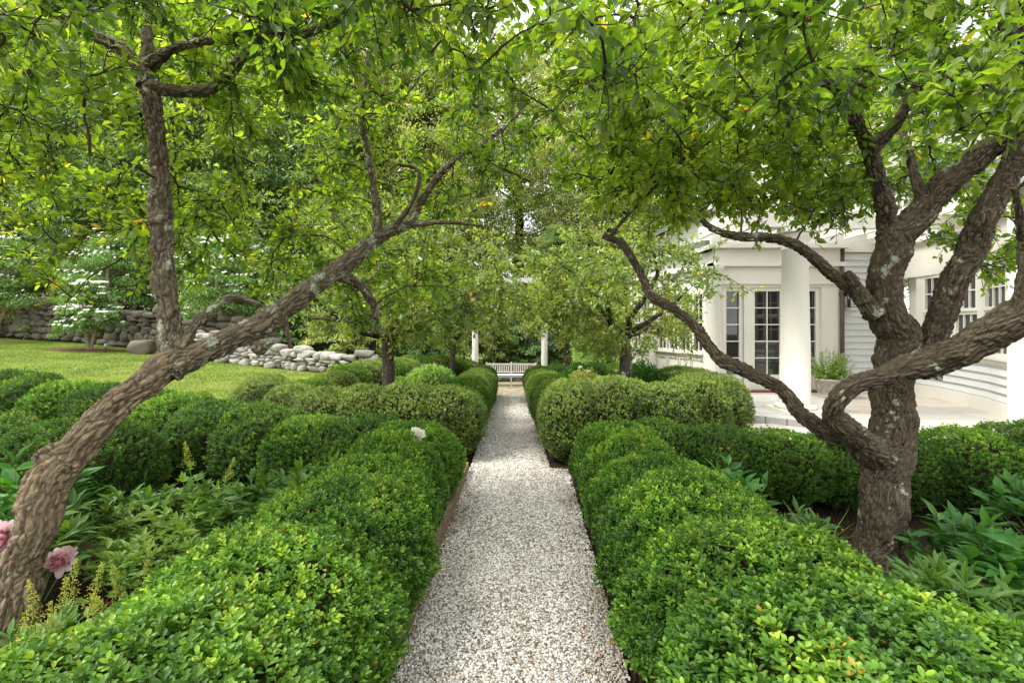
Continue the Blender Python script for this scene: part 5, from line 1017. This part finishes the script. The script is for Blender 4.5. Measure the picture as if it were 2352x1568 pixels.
# farther beds
def dome_plant(name, label, cat, x, y, seed, r, ht, leaf, m, n=3800, fl=0, group=None):
    g = np.random.default_rng(seed); z0 = float(gz(x, y)); d = norm(g.normal(0, 1, (n, 3))); d[:, 2] = np.abs(d[:, 2]); rad = g.random((n, 1)) ** .25; p = d * rad * np.array((r, r, ht * .75)) + np.array((x, y, z0 + ht * .25)); p += (vnoise(p * 6, seed) * .06)[:, None] * d
    e = thing(name, label, cat, (x, y, z0), 0, group); b = MB(); b.leaves(p, norm(d + g.normal(0, .5, (n, 3)) + (0, 0, .3)), norm(d + g.normal(0, .5, (n, 3)) + (0, 0, .6)), leaf * g.uniform(.7, 1.2, n), leaf * .36, g.random(n), 'mid', bend=.25); b.build('foliage', m, e)
    sb = MB(); k = 14; a = g.uniform(0, 6.28, k); sb.tubes(np.stack((np.tile((x, y, z0), (k, 1)), np.stack((x + np.cos(a) * r * .5, y + np.sin(a) * r * .5, np.full(k, z0 + ht * .7)), -1)), 1), np.tile((.01, .003), (k, 1))); sb.build('stem', M['twig'], e)
    for i in range(fl):
        dd = norm(g.normal(0, 1, 3)); dd[2] = abs(dd[2]) + .4; dd[1] = -abs(dd[1]); dd = norm(dd); peony_flower('', np.array((x, y, z0 + ht * .25)) + dd * np.array((r, r, ht * .8)), .05, M['petal_w'], seed + i, e, tuple(dd))
    return e
dome_plant('pale_shrub', 'bright pale green mounded shrub behind the speckled hedge left of the path', 'shrub', -1.62, 9.6, 801, .62, 1.05, .11, M['shrub_pale'], 6500)
dome_plant('pale_shrub', 'second pale green mounded shrub, nearer the dark straight trunk', 'shrub', -1.95, 8.6, 806, .35, .85, .10, M['shrub_pale'], 2500)
dome_plant('rose_bush', 'white flowering rose bush behind the speckled right hedge', 'rose bush', 1.9, 8.6, 802, .45, .98, .07, M['broad'], 3200, 4)
dome_plant('rose_bush', 'white flowering rose bush near the far right crab apple', 'rose bush', 1.5, 10.2, 803, .5, 1.0, .07, M['wood_leaf_pale'], 3200, 5)
dome_plant('rose_bush', 'green rose bush between the forked crab apple and the terrace boxwood', 'rose bush', 2.55, 9.3, 804, .45, 1.15, .08, M['broad'], 3000, 1)
dome_plant('leafy_shrub', 'yellow green rounded shrub right of the far crab apple trunk', 'shrub', 2.6, 17.2, 805, .75, 2.0, .08, M['shrub_pale'], 6000)
dome_plant('leafy_shrub', 'leafy dark green mound by the far path on the right', 'shrub', 1.7, 12.2, 807, .6, 1.05, .09, M['broad'], 4200)
dome_plant('leafy_shrub', 'leafy dark green mound by the far path on the left', 'shrub', -1.8, 11.6, 808, .6, .95, .09, M['broad'], 4200)

# ---------------------------------------------------------------- leaf litter
b = MB(); g = np.random.default_rng(3); n = 620; y = 1.9 + 6 * g.random(n) ** 1.5; u = np.where(g.random(n) < .5, g.beta(.5, 3, n), 1 - g.beta(.5, 3, n)); x = path_l(y) * (1 - u) + path_r(y) * u
b.leaves(np.stack((x, y, gz(0, y) + .008), -1), norm(g.normal(0, 1, (n, 3)) * (1, 1, .2)), norm(g.normal(0, .4, (n, 3)) + (0, 0, 1)), g.uniform(.012, .03, n), .012, g.random(n), 'mid', bend=.3)
n = 500; x = np.where(g.random(n) < .6, g.uniform(-3.2, -1.3, n), g.uniform(1.6, 3.6, n)); y = g.uniform(1.8, 4.6, n)
b.leaves(np.stack((x, y, gz(x, y) - .02), -1), norm(g.normal(0, 1, (n, 3)) * (1, 1, .3)), norm(g.normal(0, .5, (n, 3)) + (0, 0, 1)), g.uniform(.02, .05, n), .018, g.random(n), 'mid', bend=.3)
struct(b.build('leaf_litter', M['litter']), 'small fallen orange and brown leaves on path and mulch', 'stuff')

# bird's nest wedged among the twigs
c0 = P(1419, 389, 4.3); g = np.random.default_rng(44); n = 240; a = g.uniform(0, 6.28, n); ph = g.uniform(-1.3, .1, n); rr = .075 * g.uniform(.8, 1.15, n)
m0 = c0 + np.stack((np.cos(a) * np.cos(ph) * rr, np.sin(a) * np.cos(ph) * rr, np.sin(ph) * rr * .8), -1); td = norm(np.stack((-np.sin(a), np.cos(a), g.normal(0, .3, n)), -1)) * .06
b = MB(); b.tubes(np.stack((m0 - td - (m0 - c0) * .15, m0, m0 + td - (m0 - c0) * .15), 1), np.full((n, 3), .0022)); b.tube([c0 + (-.25, 0, -.10), c0 + (0, 0, -.07), c0 + (.3, .05, .02)], [.010, .011, .006], 7)
tag(b.build('bird_nest', M['twig']), 'dark twiggy bird nest among the branches right of the path', 'bird nest')
